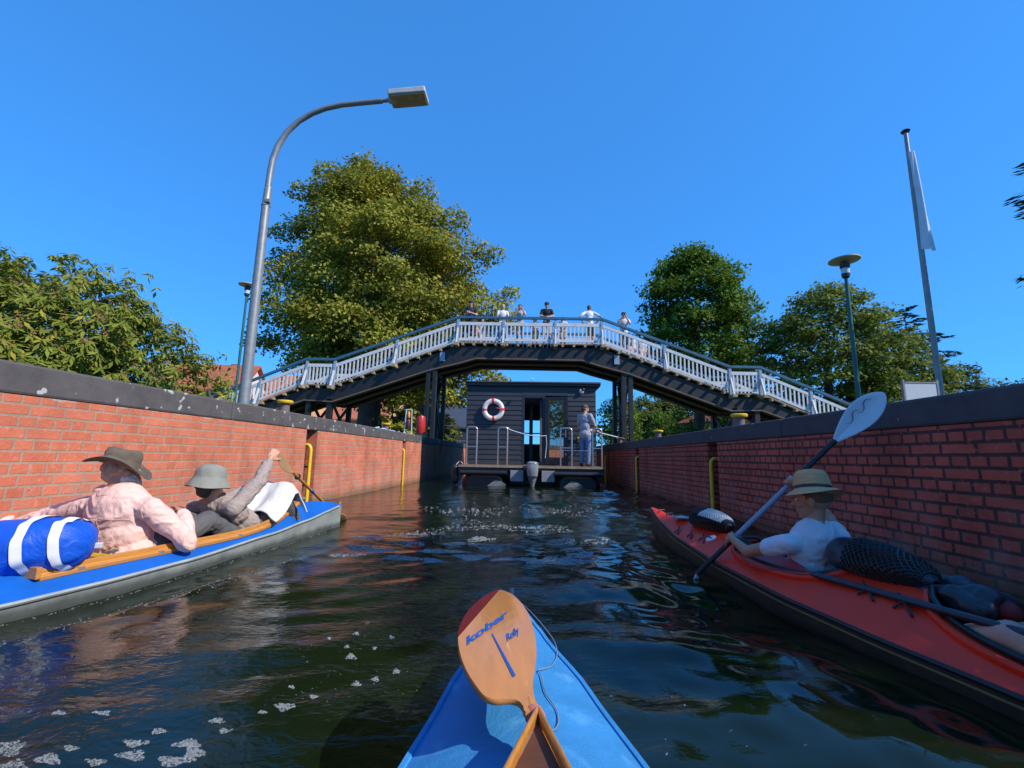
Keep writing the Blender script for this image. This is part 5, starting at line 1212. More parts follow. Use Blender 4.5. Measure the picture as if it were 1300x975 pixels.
# ================================================================== PEOPLE
def skin_mat(name, col):
    m = mat(name, col, .5, var=.10, scale=14, bump=.08, bscale=60)
    m.node_tree.nodes['Principled BSDF'].inputs['Subsurface Weight'].default_value = .0
    return m
SKIN = skin_mat('skin', (.58, .30, .19)); SKIN_T = skin_mat('tanned_skin', (.52, .25, .145)); SKIN_P = skin_mat('pale_skin', (.58, .33, .23))
M_eye = mat('eye', (.7, .7, .68), .2, var=.02); M_iris = mat('iris', (.05, .03, .02), .2, var=.02)
V3 = lambda *a: Vector(a)
def basis(d, up=(0, 0, 1)):
    z = Vector(d).normalized(); x = Vector(up).cross(z)
    if x.length < 1e-3: x = Vector((1, 0, 0)).cross(z)
    x.normalize(); return Matrix((x, z.cross(x), z)).transposed()
def hand(mb, wr, d, n, side, curl=.4, s=1.0, spread=.12):
    """palm + four unequal bent fingers + thumb; d pointing direction, n palm normal, side +1 right / -1 left"""
    d = Vector(d).normalized(); n = Vector(n); n = (n-d*n.dot(d)).normalized(); x = d.cross(n)*side
    R0 = Matrix((x, d, n)).transposed()
    mb.ell(wr+d*.048*s, (.041*s, .054*s, .018*s), R0); mb.capsule(wr-d*.01, .027*s, wr+d*.03*s, .028*s, 12, 4)
    for i, (o, L) in enumerate(((-.029, .068), (-.0095, .078), (.010, .073), (.028, .056))):
        p = wr+d*(.086-.004*abs(i-1.4))*s+x*o*s; dd = (d+x*(i-1.5)*spread).normalized(); ph = L*s
        for k, fr in enumerate((.46, .32, .26)):
            q = p+dd*ph*fr; mb.capsule(p, (.0098-.0009*k)*s, q, (.0092-.0010*k)*s, 8, 3); p = q
            dd = (dd*math.cos(curl)+n*math.sin(curl)).normalized()
    b = wr+d*.028*s-x*.030*s; dd = (d*.62-x*.75+n*.25).normalized(); p = b
    for k, L in enumerate((.036, .030, .024)):
        q = p+dd*L*s; mb.capsule(p, (.0145-.002*k)*s, q, (.0125-.002*k)*s, 8, 3); p = q; dd = (dd+d*.35+n*curl*.5).normalized()
def head(mb, c, hd, s=1.0, up=(0, 0, 1)):
    """skull, jaw, nose, brow, lips, ears; hd = facing direction"""
    y = Vector(hd).normalized(); x = y.cross(Vector(up)).normalized(); z = x.cross(y); R0 = Matrix((x, y, z)).transposed(); P = lambda a, b_, c_: c+R0 @ Vector((a*s, b_*s, c_*s))
    mb.ell(P(0, -.012, .022), (.076*s, .094*s, .088*s), R0); mb.ell(P(0, .018, -.038), (.058*s, .068*s, .070*s), R0); mb.ell(P(0, .052, -.088), (.030*s, .028*s, .024*s), R0)
    mb.capsule(P(0, .082, .010), .010*s, P(0, .104, -.028), .0145*s, 8, 3); mb.ell(P(0, .098, -.031), (.018*s, .012*s, .010*s), R0)
    mb.capsule(P(-.036, .076, .026), .011*s, P(.036, .076, .026), .011*s, 8, 3)
    mb.ell(P(0, .079, -.062), (.024*s, .012*s, .006*s), R0); mb.ell(P(0, .078, -.072), (.021*s, .012*s, .006*s), R0)
    for q in (-1, 1): mb.ell(P(q*.077, -.012, -.012), (.010*s, .020*s, .032*s), R0); mb.ell(P(q*.044, .050, -.022), (.024*s, .024*s, .022*s), R0)
    return R0, P
def person(label, loc, rz, J, top, bottom, hair=None, skin=SKIN, group=None, vox=.006, cvox=.008, sex='m', wr_=.006, feet=True, shoes=None, sleeve=1.0, legs=1.0, girth=1.0, hs=1.0, tsmooth=5, extra_top=None, hem=.0):
    t = thing('person', label, 'person', loc, rz, group); J = {k: Vector(v) for k, v in J.items()}
    body = MB(); g = girth; f = .9 if sex == 'f' else 1.0
    up = (J['neck']-J['pelvis']).normalized(); rt = (J['shR']-J['shL']).normalized(); fw = up.cross(rt).normalized(); rt = fw.cross(up)
    T = Matrix((rt, fw, up)).transposed(); chest = J['pelvis'].lerp(J['neck'], .70); belly = J['pelvis'].lerp(J['neck'], .34)
    def torso(mb, k, low=True):
        mb.ell(chest, (.158*g*f*k, .108*g*f*k, .18*g**.3), T); mb.ell(belly, (.142*g*f*k, .104*g*k, .17), T)
        if low: mb.ell(J['pelvis'], (.160*g*k*(1.03 if sex == 'f' else 1), .112*g*k, .125), T)
        mb.capsule(J['shL'], .058*f*k*g**.5, J['neck']-up*.055, .060*k*f, 12, 4); mb.capsule(J['shR'], .058*f*k*g**.5, J['neck']-up*.055, .060*k*f, 12, 4)
    torso(body, .93); body.capsule(J['neck']-up*.06, .058*f, J['head']-J['hd'].normalized()*.02-Vector((0, 0, .04)), .050*f, 12, 4)
    R0, P = head(body, J['head'], J['hd'], hs)
    for s_ in 'LR':
        body.capsule(J['sh'+s_], .050*f, J['el'+s_], .039*f, 12, 4); body.capsule(J['el'+s_], .040*f, J['wr'+s_], .027*f, 12, 4)
        sd_ = 1 if s_ == 'R' else -1; dd = J.get('hd'+s_, J['wr'+s_]-J['el'+s_]); nn = J.get('hn'+s_, Vector((-sd_, 0, 0)))
        hand(body, J['wr'+s_]+dd.normalized()*.012, dd, nn, sd_, J.get('curl'+s_, Vector((.4, 0, 0)))[0], 1.0 if sex == 'm' else .92)
        hp = J['pelvis']+rt*.085*sd_*f-up*.02
        body.capsule(hp, .083*f*g**.5, J['kn'+s_], .056*f, 12, 4); body.capsule(J['kn'+s_], .056*f, J['an'+s_], .036*f, 12, 4)
        toe = J.get('toe'+s_, Vector((0, 1, -.15))).normalized(); body.capsule(J['an'+s_]-toe*.03+Vector((0, 0, -.03)), .036, J['an'+s_]+toe*.14+Vector((0, 0, -.045)), .026, 10, 4)
    blob('body', body, skin, t, vox, 3)
    # eyes
    e = MB()
    for q in (-1, 1): e.ell(P(q*.030, .074, .004), (.012, .010, .010), R0)
    eo = e.build('eyes', M_eye, t, smooth=180); e = MB()
    for q in (-1, 1): e.ell(P(q*.030, .083, .004), (.006, .003, .006), R0)
    e.build('irises', M_iris, eo, smooth=180)
    # top
    if top:
        a_ = MB(); torso(a_, 1.10, True)
        if hem: a_.ell(J['pelvis']-up*hem*.5, (.170*g*f*1.12, .13*g*1.1, .14), T)
        if sleeve > 0:
            for s_ in 'LR':
                if sleeve >= 1:
                    a_.capsule(J['sh'+s_], .066*f*g**.5, J['el'+s_], .056*f*g**.4, 14, 4); L2 = min(1, sleeve-1+.001) if sleeve < 2 else 1
                    if sleeve > 1: a_.capsule(J['el'+s_], .056*f*g**.4, J['el'+s_].lerp(J['wr'+s_], L2*.92), .043*f*g**.3, 14, 4)
                else: a_.capsule(J['sh'+s_], .064*f, J['sh'+s_].lerp(J['el'+s_], sleeve), .060*f, 14, 4)
        a_.capsule(J['neck']-up*.095, .085*f, J['neck']-up*.045, .066*f, 14, 4)
        if extra_top: extra_top(a_, T, P)
        blob('shirt', a_, top, t, cvox, tsmooth, wr_, 9)
    if bottom:
        a_ = MB(); a_.ell(J['pelvis'], (.170*g*f, .122*g, .13), T)
        for s_ in 'LR':
            sd_ = 1 if s_ == 'R' else -1; hp = J['pelvis']+rt*.085*sd_*f-up*.02
            a_.capsule(hp, .098*f*g**.4, J['kn'+s_] if legs >= 1 else hp.lerp(J['kn'+s_], legs), .074*f, 14, 4)
            if legs > 1: a_.capsule(J['kn'+s_], .073*f, J['kn'+s_].lerp(J['an'+s_], min(1, (legs-1))*.97), .056*f, 14, 4)
        blob('trousers', a_, bottom, t, cvox, 4, wr_, 8)
    if shoes:
        for s_ in 'LR':
            toe = J.get('toe'+s_, Vector((0, 1, -.15))).normalized(); a_ = MB(); A = J['an'+s_]
            a_.capsule(A-toe*.04+Vector((0, 0, -.035)), .045, A+toe*.16+Vector((0, 0, -.055)), .036, 12, 4); a_.capsule(A+Vector((0, 0, .01)), .043, A+Vector((0, 0, -.03)), .045, 10, 3); blob('shoe', a_, shoes, t, .012, 2)
    if hair:
        kind, hm = hair; a_ = MB()
        if kind in ('short', 'long', 'fringe'):
            a_.ell(P(0, -.022, .036), (.088, .102, .090), R0); a_.ell(P(0, -.052, -.02), (.076, .066, .075), R0)
            if kind == 'long': a_.ell(P(0, -.062, -.09), (.078, .050, .10), R0); a_.ell(P(.055, -.02, -.06), (.03, .04, .09), R0); a_.ell(P(-.055, -.02, -.06), (.03, .04, .09), R0)
            cut = lambda v: True
            o_ = blob('hair', a_, hm, t, max(.007, vox), 2, .008, 22)
            # keep hair clear of the face
            Ri = R0.transposed(); me_ = o_.data
            for v in me_.vertices:
                q = Ri @ (v.co-J['head'])
                if q.y > .045 and q.z < .06: v.co = v.co - (R0 @ Vector((0, (q.y-.045)*1.0+.03, 0)))
        elif kind == 'nape':
            a_.ell(P(0, -.020, .030), (.081, .091, .078), R0); blob('hair', a_, hm, t, .006, 2, .004, 30)
        elif kind == 'back':
            a_.ell(P(0, -.024, -.010), (.081, .086, .060), R0); a_.ell(P(0, -.044, -.055), (.064, .050, .05), R0); blob('hair', a_, hm, t, .006, 2, .010, 40)
    return t, P, R0, J
def standing(h=1.76, arms='down', lean=0, turn=0):
    k = h/1.76
    J = dict(pelvis=(0, 0, .94), neck=(0, .01+lean, 1.50), head=(0, .035+lean*1.25, 1.64), hd=(math.sin(turn), math.cos(turn), -.12), shL=(-.185, lean, 1.43), shR=(.185, lean, 1.43),
             knL=(-.10, .02, .50), knR=(.10, .02, .50), anL=(-.11, -.02, .085), anR=(.11, -.02, .085), elL=(-.25, -.02, 1.13), elR=(.25, -.02, 1.13), wrL=(-.25, .10, .90), wrR=(.25, .10, .90))
    A = {'down': {}, 'rail': dict(elL=(-.25, .06+lean, 1.18), elR=(.25, .06+lean, 1.18), wrL=(-.08, .26+lean, 1.10), wrR=(.08, .26+lean, 1.10)),
         'phone': dict(elL=(-.24, .05+lean, 1.16), elR=(.24, .05+lean, 1.16), wrL=(-.05, .26+lean, 1.20), wrR=(.06, .26+lean, 1.21)),
         'camera': dict(elL=(-.22, .16+lean, 1.25), elR=(.22, .16+lean, 1.25), wrL=(-.07, .20+lean, 1.52), wrR=(.07, .20+lean, 1.52), hdL=(.2, .1, 1), hdR=(-.2, .1, 1)),
         'wide': dict(elL=(-.42, -.14, 1.20), elR=(.42, -.14, 1.20), wrL=(-.26, .10, 1.02), wrR=(.26, .10, 1.02))}[arms]
    J.update(A)
    return {n: (Vector(v)*k if n not in ('hd', 'hdL', 'hdR', 'hnL', 'hnR') else Vector(v)) for n, v in J.items()}
def shirt_m(n, c): return mat(n, c, .85, fold=.30, fscale=6, var=.10, scale=7, bump=.25, bscale=120)
def hat(t, P, R0, prof, m_, n=48, brim=None, tilt=(0, 0), name='hat', band=None, lift=.03, back=-.012):
    M = Matrix.Translation(P(0, back, lift)) @ R0.to_4x4() @ Matrix.Rotation(tilt[0], 4, 'X') @ Matrix.Rotation(tilt[1], 4, 'Y')
    a_ = MB(); a_.lathe(prof, n, M, brim); o_ = a_.build(name, m_, t, smooth=60)
    so_ = o_.modifiers.new('thick', 'SOLIDIFY'); so_.thickness = .004; so_.offset = 1
    if band: b_ = MB(); b_.lathe(band[0], n, M, None); b_.build('hat_band', band[1], o_, smooth=60)
    return o_

# ---- man in the pink shirt, rear seat of the left folding boat
def el_l(px, py, y): # point on the view ray at boat-local y
    r_ = LMX.inverted().to_3x3() @ ray(px, py); o_ = LMX.inverted() @ CO; return o_+r_*((y-o_.y)/r_.y)
M_pink = shirt_m('pink_cotton', (.86, .54, .46)); M_grey_tr = shirt_m('grey_trousers', (.11, .105, .105)); M_coat = shirt_m('taupe_jacket', (.36, .29, .255))
elL1 = el_l(-2, 676, -.14); wrL1 = el_l(16, 622, -.02)
J = dict(pelvis=(0, -.02, .17), neck=(-.085, -.07, .57), head=(-.112, -.045, .735), hd=(.80, .60, -.12), shL=(-.300, -.095, .475), shR=(.175, -.03, .475),
         elL=elL1, wrL=elL1+(wrL1-elL1).normalized()*.22, elR=(.335, .12, .255), wrR=(.175, .19, .425), hdR=(-.6, .3, .12), hnR=(-.2, -.5, -.8), hdL=(.35, .25, .8), hnL=(-.3, .8, .2), curlL=(.15, 0, 0), curlR=(.6, 0, 0),
         knL=(-.13, .42, .36), knR=(.14, .42, .34), anL=(-.10, .80, .15), anR=(.10, .80, .15))
def collar(a_, T, P): a_.capsule(P(0, -.065, -.165), .045, P(0, -.04, -.175), .055, 12, 4)
t, P, R0, J = person('bearded man in a pale pink shirt and worn brown hat in the blue boat', LB, Lrz, J, M_pink, M_grey_tr, ('back', mat('grey_hair', (.55, .36, .22), .9, var=.4, scale=30)), SKIN_T, vox=.0055, cvox=.0065, wr_=.014, sleeve=2, legs=2, girth=1.22, extra_top=collar)
a = MB(); a.ell(P(0, .060, -.085), (.064, .060, .062), R0); a.ell(P(0, .085, -.115), (.050, .048, .062), R0); a.ell(P(0, .080, -.165), (.034, .034, .04), R0)
blob('beard', a, mat('white_beard', (.80, .68, .54), .85, var=.25, scale=40), t, .006, 2, .012, 34)
M_hat1 = mat('worn_brown_felt', (.135, .105, .075), .9, var=.45, scale=9, bump=.5, bscale=40, dirt=((.30, .26, .20), .60, .15))
def brim1(a_, i):
    if i < 3: k = (1, .9, .55)[i]; return (1+.10*math.cos(a_)**2*k, (.034*math.cos(2*a_)-.020*math.sin(a_)+.008*math.sin(3*a_+1))*k)
    return (1+.03*math.sin(3*a_+i), .006*math.sin(2*a_+i*.8))
hat(t, P, R0, [(.186, -.012), (.145, .004), (.108, .012), (.098, .030), (.100, .055), (.092, .085), (.070, .098), (.035, .088), (0, .082)], M_hat1, brim=brim1, tilt=(R(-4), R(-5)), lift=.020)
# yoke and back seams of the shirt
tb_ = t

from mathutils.bvhtree import BVHTree
def seams(t, lines, m_, r_=.0022):
    so = [c for c in t.children if c.name.startswith('shirt')][0]; me_ = so.data
    bv = BVHTree.FromPolygons([v.co for v in me_.vertices], [p.vertices[:] for p in me_.polygons])
    for (pts, d) in lines:
        d = Vector(d).normalized(); out = []
        for i in range(len(pts)-1):
            for k in range(10):
                p = Vector(pts[i]).lerp(Vector(pts[i+1]), k/10); h_, n_, _, _ = bv.ray_cast(p-d*1.0, d, 2)
                if h_: out.append(h_-n_*.0006 if n_.dot(d) > 0 else h_+n_*.0004)
        if len(out) > 3: MB().tube(out, r_, 5).build('seam', m_, so, smooth=180)
seams(t, [([(-.26, 0, .44), (-.05, 0, .425), (.16, 0, .41)], (0, 1, 0)), ([(-.29, 0, .50), (-.27, 0, .40), (-.25, 0, .33)], (0, 1, 0)), ([(.15, 0, .51), (.165, 0, .40), (.17, 0, .34)], (-.3, 1, 0)), ([(-.05, 0, .425), (-.035, 0, .34), (-.02, 0, .22)], (0, 1, 0)), ([(-.16, 0, .575), (-.085, 0, .56), (-.01, 0, .57)], (0, 1, 0))], mat('pink_seam', (.62, .36, .30), .9))
# ---- man in the bucket hat, front seat
J = dict(pelvis=(.0, 1.0, .16), neck=(.0, .56, .475), head=(.01, .535, .605), hd=(.30, .93, .03), shL=(-.185, .60, .40), shR=(.185, .60, .42),
         elR=(.20, .80, .60), wrR=(.115, .985, .775), hdR=(-.05, .4, .5), hnR=(-.6, .3, -.3), curlR=(1.0, 0, 0), elL=(-.22, .80, .40), wrL=(-.12, 1.02, .53), hnL=(.5, .3, -.6), hdL=(.2, .8, .3), curlL=(.9, 0, 0),
         knL=(-.11, 1.18, .47), knR=(.10, 1.19, .48), anL=(-.09, 1.46, .15), anR=(.08, 1.46, .15))
t, P, R0, J2 = person('man in a grey bucket hat and taupe jacket leaning back in the blue boat', LB, Lrz, J, M_coat, M_grey_tr, ('back', mat('brown_hair', (.10, .07, .05), .8, var=.4, scale=30)), SKIN, vox=.0055, cvox=.0065, wr_=.013, sleeve=2, legs=2, girth=1.05)
M_hat2 = mat('grey_canvas_hat', (.26, .26, .22), .9, var=.15, scale=8, bump=.3, bscale=80)
def brim2(a_, i): return (1+.03*math.sin(2*a_+1)+.012*math.sin(9*a_+i), .006*math.sin(3*a_)*(i < 3))
hat(t, P, R0, [(.150, -.056), (.143, -.046), (.124, -.014), (.108, .014), (.106, .022), (.103, .05), (.095, .08), (.076, .102), (.042, .114), (0, .117)], M_hat2, brim=brim2, tilt=(R(-8), 0), lift=.030)
seams(t, [([(-.16, 0, .43), (0, 0, .44), (.17, 0, .43)], (0, .5, -.85)), ([(.17, .5, .30), (.17, .8, .22), (.16, .98, .14)], (-1, 0, 0))], mat('taupe_seam', (.20, .16, .14), .9))
# white towel over his knees
t = thing('towel', 'white towel draped over the knees of the bucket hat man', 'towel', LB, Lrz)
def tow(u, v):
    x = -.26+.52*u; s_ = v
    path = [(.96, .31), (1.03, .385), (1.10, .475), (1.17, .555), (1.235, .55), (1.29, .46), (1.33, .37)]
    k = s_*(len(path)-1); i = min(int(k), len(path)-2); f_ = k-i; y = path[i][0]*(1-f_)+path[i+1][0]*f_; z = path[i][1]*(1-f_)+path[i+1][1]*f_
    leg = max(math.exp(-((x-.10)/.085)**2), math.exp(-((x+.11)/.085)**2)); z += .030*leg-.055*max(0, abs(x)-.17)/.09*(1+.6*s_)-.02
    nz_ = noise.noise(Vector((x*9, y*7, 1.3)))*.022+noise.noise(Vector((x*22, y*18, 4)))*.008
    return Vector((x+.02*math.sin(7*s_), y+.03*(u-.5), z+nz_+.034))
a = MB(); a.grid(tow, 46, 60); o_ = a.build('cloth', mat('white_towel', (.78, .76, .75), .95, var=.06, bump=.4, bscale=200), t, smooth=180); so_ = o_.modifiers.new('thick', 'SOLIDIFY'); so_.thickness = .008

# ---- woman in the straw hat
M_tee = shirt_m('white_tee', (.68, .68, .72))
J = dict(pelvis=(0, -.03, .11), neck=(.03, -.10, .455), head=(.03, -.085, .625), hd=(-.62, .78, -.05), shL=(-.155, -.10, .375), shR=(.185, -.09, .395),
         elL=(-.26, .14, .285), wrL=(-.246, .315, .330), hdL=(.3, .9, .07), hnL=(.658, -.168, -.657), curlL=(1.1, 0, 0), elR=(.27, .08, .50), wrR=(.112, .165, .722), hdR=(.3, .9, .07), hnR=(.658, -.168, -.657), curlR=(1.1, 0, 0),
         knL=(-.10, .44, .25), knR=(.10, .44, .25), anL=(-.08, .86, .12), anR=(.08, .86, .12))
t, P, R0, J3 = person('woman in a straw hat and white tee paddling the red kayak', RB, Rrz, J, M_tee, shirt_m('black_shorts', (.02, .02, .022)), ('nape', mat('chestnut_hair', (.15, .085, .05), .8, var=.3)), SKIN_T, vox=.0055, cvox=.0065, wr_=.009, sex='f', sleeve=.45, legs=1.0)
M_straw = mat('straw', (.95, .45, .19), .8, var=.22, scale=22, bump=.9, bscale=70, stretch=(1, 1, 7))
def brim3(a_, i):
    if i < 3: k = (1, .7, .3)[i]; return (1+.07*math.cos(a_)**2, (-.012*math.cos(2*a_)-.012*math.sin(a_))*k)
    if i > 6: return (1-.12*math.cos(a_)**2, -.022*math.exp(-(math.cos(a_)/.35)**2)*(i > 7))
    return (1, 0)
hat(t, P, R0, [(.148, -.020), (.122, -.004), (.102, .006), (.097, .014), (.096, .036), (.093, .06), (.086, .10), (.076, .122), (.045, .130), (0, .122)], M_straw, brim=brim3, tilt=(R(-4), R(12)), lift=.045, name='straw_hat', band=([(.1005, .010), (.1015, .034), (.0985, .036)], mat('brown_leather', (.06, .025, .015), .5)))
# ---- paddler in the rear cockpit (knees reach into the picture)
J = dict(pelvis=(0, -1.55, .16), neck=(0, -1.66, .62), head=(0, -1.62, .76), hd=(0, 1, -.1), shL=(-.185, -1.65, .54), shR=(.185, -1.65, .54), elL=(-.25, -1.45, .33), wrL=(-.13, -1.28, .36), elR=(.25, -1.45, .33), wrR=(.12, -1.28, .36),
         knL=(-.115, -1.16, .255), knR=(.10, -1.16, .255), anL=(-.09, -.80, .12), anR=(.09, -.80, .12))
person('bare legged paddler in the rear cockpit of the red kayak', RB, Rrz, J, shirt_m('navy_tee', (.03, .04, .08)), shirt_m('black_shorts', (.02, .02, .022)), ('short', mat('dark_hair', (.06, .04, .03), .7)), SKIN_P, vox=.009, cvox=.011, sleeve=.6, legs=.55)

# ---- boatman on the houseboat
t_, P, R0, J4 = person('boatman in grey tee and jeans standing on the houseboat stern', (1.55, 13.16, CD-.012), R(-38),
    {**standing(1.77), 'hd': Vector((.55, .8, -.35)), 'elR': Vector((.27, .10, 1.16)), 'wrR': Vector((.18, .34, 1.02)), 'elL': Vector((-.24, .06, 1.14)), 'wrL': Vector((-.02, .30, 1.06)), 'hdR': Vector((.3, .6, -.2)), 'hdL': Vector((.6, .5, -.1))},
    shirt_m('grey_tee', (.40, .38, .42)), shirt_m('blue_jeans', (.13, .20, .36)), ('short', mat('brown_hair', (.10, .07, .05), .8)), SKIN, vox=.009, cvox=.011, sleeve=.65, legs=2, shoes=M_rubber, wr_=.010, hem=.08)
t = thing('boat_hook', 'pale boat hook pole held against the right hand wall', 'pole', (0, 0, 0))
p0 = Vector((1.70, 13.30, 1.66)); p1 = atY(799, 562, 13.2); p1 = Vector((2.70, 13.45, 1.43)); dd = (p1-p0).normalized()
t.location = p0
a = MB(); a.tube([dd*-.35, p1-p0], .017, 10); a.build('shaft', mat('pale_pole', (.62, .62, .60), .4, var=.06), t)
a = MB(); a.tube([p1-p0-dd*.16, p1-p0+dd*.05], .024, 10); a.build('tip', M_rubber, t)

# ---- people on the footbridge
def bridge_pt(px, y_off):
    Yw = (YN+YF)/2+y_off; p = atY(px, 420, Yw); return Vector((p.x, Yw, deck_z(p.x-BX)-math.tan(tilt)*(p.x-BX)))
G = 'onlookers on the footbridge'
def onlooker(label, px, yo, rz, J, top, bottom, hair, capm=None, **kw):
    p = bridge_pt(px, yo); kw.setdefault('vox', .011); kw.setdefault('cvox', .013)
    t, P, R0, JJ = person(label, p, rz, J, top, bottom, hair, group=G, **kw)
    if capm:
        hat(t, P, R0, [(.098, -.012), (.099, .02), (.094, .055), (.068, .088), (0, .10)], capm, n=24, name='cap')
        a_ = MB(); a_.grid(lambda u, v: P((u-.5)*.15, .07+.085*v-.05*(2*u-1)**2*v, .036-.012*v), 8, 4); o_ = a_.build('peak', capm, t, smooth=60); s_ = o_.modifiers.new('thick', 'SOLIDIFY'); s_.thickness = .006
    return t, P, R0, JJ
FR = math.pi       # facing the camera
onlooker('onlooker in a navy shirt and dark cap leaning on the bridge rail', 598, -.72, FR-.15, standing(1.84, 'phone', .06), shirt_m('navy_shirt', (.03, .035, .06)), shirt_m('dark_shorts', (.03, .03, .035)), ('short', mat('dark_hair', (.06, .04, .03), .7)), mat('dark_cap', (.03, .03, .035), .8), sleeve=.6, legs=1.0)
onlooker('blonde onlooker in a white top and blue jeans on the bridge', 637.5, -.75, FR+.25, standing(1.70, 'rail', .04), shirt_m('white_top', (.72, .70, .68)), shirt_m('bright_jeans', (.06, .20, .50)), ('long', mat('blonde_hair', (.50, .33, .15), .7, var=.3)), sex='f', sleeve=.5, legs=2)
onlooker('dark haired onlooker holding a camera to her face on the bridge', 660, -.72, FR+.05, standing(1.72, 'camera', .03), shirt_m('grey_white_top', (.38, .40, .40)), shirt_m('khaki_shorts', (.16, .13, .10)), ('long', mat('dark_hair', (.06, .04, .03), .7)), sex='f', sleeve=.3, legs=.7, skin=SKIN_T)
onlooker('onlooker in a black tee and cap at the crown of the bridge', 694, -.70, FR, standing(1.82, 'rail', .05), shirt_m('black_tee', (.012, .012, .014)), shirt_m('beige_shorts', (.46, .40, .34)), ('short', mat('dark_hair', (.06, .04, .03), .7)), mat('dark_cap', (.03, .03, .035), .8), sleeve=.62, legs=1.05)
onlooker('onlooker in a white tee seen from behind with elbows out', 749, -.55, .1, standing(1.84, 'wide', .08), shirt_m('white_tee', (.68, .68, .72)), shirt_m('dark_shorts', (.03, .03, .035)), ('short', mat('auburn_hair', (.13, .06, .03), .7)), sleeve=.6, legs=1.0, skin=SKIN_T, shoes=M_white)
onlooker('onlooker in a pale shirt and dark cap filming on the bridge slope', 792, -.70, FR-.1, standing(1.82, 'camera', .04), shirt_m('pale_shirt', (.66, .64, .62)), shirt_m('dark_shorts', (.03, .03, .035)), ('short', mat('dark_hair', (.06, .04, .03), .7)), mat('dark_cap', (.03, .03, .035), .8), sleeve=.6, legs=1.0, skin=SKIN_T)
onlooker('child in a white top behind the bridge balusters beside the black tee', 679, -.60, FR, standing(1.18, 'rail', .02), shirt_m('white_top', (.72, .70, .68)), shirt_m('khaki_shorts', (.16, .13, .10)), ('short', mat('blonde_hair', (.50, .33, .15), .7)), sleeve=.5, legs=.9, girth=.72, hs=.88)
onlooker('brown haired child in pale clothes behind the bridge balusters', 714.5, -.62, FR-.2, standing(1.22, 'rail', .02), shirt_m('pale_shirt', (.66, .64, .62)), shirt_m('beige_shorts', (.46, .40, .34)), ('short', mat('brown_hair', (.10, .07, .05), .8)), sleeve=.5, legs=.9, girth=.72, hs=.88, shoes=M_rubber)
onlooker('child in a pink top standing close to the navy shirt onlooker', 612, -.50, FR+.3, standing(1.15, 'down'), shirt_m('pink_cotton', (.86, .54, .46)), shirt_m('pale_shirt', (.66, .64, .62)), ('short', mat('brown_hair', (.10, .07, .05), .8)), sleeve=.5, legs=1.6, girth=.72, hs=.88)
onlooker('child in a white dress low behind the sloping balustrade', 803, -.6, FR, standing(.98, 'down'), shirt_m('white_tee', (.68, .68, .72)), shirt_m('white_tee', (.68, .68, .72)), ('short', mat('brown_hair', (.10, .07, .05), .8)), sleeve=.5, legs=.9, girth=.70, hs=.80)
onlooker('child in a pink skirt lowest behind the sloping balustrade', 815, -.6, FR+.2, standing(1.0, 'down'), shirt_m('pale_shirt', (.66, .64, .62)), shirt_m('pink_cotton', (.86, .54, .46)), ('short', mat('dark_hair', (.06, .04, .03), .7)), sleeve=.5, legs=.9, girth=.70, hs=.80)
# ================================================================== FOAM
g = np.random.default_rng(5)
bub = []   # x, y, r
def patch(px, py, rx, ry, n, r0=.0035, r1=.010):
    c = atZ(px, py, WZ)
    for i in range(int(n*3.0) if n > 6 else n):
        a = g.uniform(0, 6.283); k = math.sqrt(g.uniform()); wob = 1+.3*math.sin(3*a+px)
        p = atZ(px+rx*k*wob*math.cos(a), py+ry*k*wob*math.sin(a), WZ); s_ = p.y*.35 if p.y > 2.2 else p.y*.62
        bub.append((p.x, p.y, r0*(r1/r0)**(g.uniform()**1.6)*max(.6, s_)*.46))
for (px, py, rx, ry, n) in [(10, 946, 22, 9, 150), (62, 962, 16, 6, 110), (18, 970, 18, 7, 90), (168, 956, 17, 6, 110), (172, 941, 15, 4, 80), (238, 944, 16, 5, 120), (246, 956, 12, 8, 120), (222, 966, 22, 6, 130), (361, 898, 12, 5, 90), (122, 964, 12, 4, 50), (90, 948, 9, 3, 36), (202, 927, 9, 3, 36), (285, 928, 8, 3, 30), (276, 915, 9, 3, 36), (333, 905, 5, 2, 18), (446, 833, 6, 3, 30), (452, 866, 6, 3, 30), (398, 884, 5, 2.5, 24), (370, 871, 4, 2, 14), (418, 810, 3, 2, 8), (503, 850, 4, 3, 26), (476, 860, 5, 3, 26), (497, 808, 3, 2, 8), (452, 805, 3, 2, 8), (440, 822, 3, 2, 8), (475, 822, 3, 2, 8), (466, 790, 3, 2, 8), (130, 905, 10, 2.5, 30), (75, 905, 8, 2.5, 26)]:
    patch(px, py, rx, ry, n)
for i in range(170):   # specks drifting on the dark water
    px, py = g.uniform(330, 540), g.uniform(745, 900); patch(px, py, 1, .6, 1, .003, .006)
for (px, py, rx, ry, n) in [(740, 875, 1.5, 1, 2), (848, 962, 2.5, 2, 3), (1024, 958, 2.5, 1.5, 3), (927, 935, 2, 1.2, 2), (948, 953, 1.5, 1, 2), (868, 898, 1.5, 1, 2), (852, 884, 1.5, 1, 2), (820, 888, 1.2, 1, 1), (990, 915, 1.2, 1, 1), (776, 883, 1.2, 1, 1), (912, 960, 1.2, 1, 1), (965, 895, 1.2, 1, 1), (845, 940, 1.2, 1, 1), (795, 905, 1.2, 1, 1)]: patch(px, py, rx, ry, n, .005, .008)
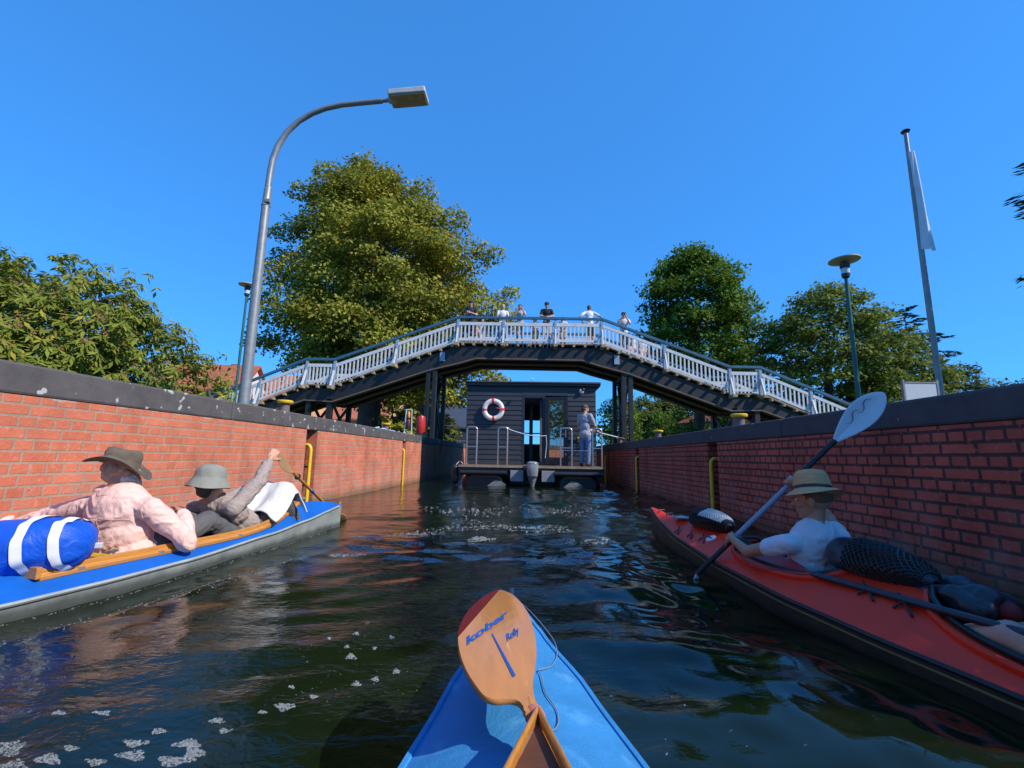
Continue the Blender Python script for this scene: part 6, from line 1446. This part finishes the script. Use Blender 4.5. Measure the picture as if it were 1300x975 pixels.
# froth streaks of the propeller wash
for (px, py, rx, ry, n) in [(600, 706, 22, 4, 260), (710, 714, 36, 5, 420), (740, 706, 16, 4, 160), (560, 699, 30, 2.5, 160), (548, 711, 12, 3, 90), (510, 709, 24, 2.5, 110), (480, 700, 18, 3, 90), (455, 696, 16, 3, 60), (640, 712, 14, 2, 70), (665, 712, 20, 2, 80), (580, 690, 20, 2, 60), (610, 684, 16, 3, 60), (625, 694, 26, 4, 80), (715, 690, 18, 3, 60), (728, 698, 14, 2, 60), (470, 683, 20, 3, 40), (520, 690, 22, 3, 50), (690, 672, 40, 5, 50), (440, 705, 20, 3, 50), (540, 678, 40, 5, 46), (760, 690, 20, 5, 40), (610, 668, 60, 6, 50), (600, 650, 60, 8, 36), (720, 650, 40, 8, 26)]:
    patch(px, py, rx, ry, int(n*1.3), .0075, .021)
# sparkling edge along the grey hull of the left boat
for i in range(330):
    y = g.uniform(-1.3, 1.9); x = interp(L_hb, y)+.01+abs(g.normal(0, .02)); p = Lw(x, y, 0); bub.append((p.x, p.y, g.uniform(.002, .005)))
for i in range(260):
    y = g.uniform(1.4, 4.2); x = -2.45+.19*(y-2.2)+.42+.05*math.sin(2.1*y)+g.normal(0, .035); bub.append((x, y, g.uniform(.002, .005)*(1 if g.uniform() < .8 else 1.5)))
B = np.array(bub); zb = water_z(B[:, 0], B[:, 1])
# half-sunk bubbles: 13-vertex domes
ring = [(math.cos(2*math.pi*k/6), math.sin(2*math.pi*k/6)) for k in range(6)]
T_ = np.array([(c, s, -.1) for c, s in ring]+[(c*.75*math.cos(.5)-s*.75*math.sin(.5), s*.75*math.cos(.5)+c*.75*math.sin(.5), .45) for c, s in ring]+[(0, 0, .55)])
fq = [(i, (i+1) % 6, 6+(i+1) % 6, 6+i) for i in range(6)]; ft = [(6+i, 6+(i+1) % 6, 12) for i in range(6)]
n = len(B); Vv = (T_[None]*B[:, 2][:, None, None]+np.stack([B[:, 0], B[:, 1], zb], 1)[:, None]).reshape(-1, 3)
me = bpy.data.meshes.new('foam'); fs = [tuple(i+13*k for i in f) for k in range(n) for f in fq+ft]
me.from_pydata(Vv.tolist(), [], fs); me.update()
m, nt, b, N, Lk = nodes('foam'); b.inputs['Base Color'].default_value = (.50, .53, .54, 1); b.inputs['Roughness'].default_value = .12; b.inputs['Alpha'].default_value = .55
gi = N('ShaderNodeNewGeometry'); mr = N('ShaderNodeMapRange'); mr.inputs[3].default_value = .03; mr.inputs[4].default_value = .42; Lk(gi.outputs['Random Per Island'], mr.inputs[0]); Lk(mr.outputs[0], b.inputs['Alpha'])
me.materials.append(m); tag(link('foam', me, None, 180), 'white bubbles and froth floating on the dark lock water', 'foam', kind='stuff')
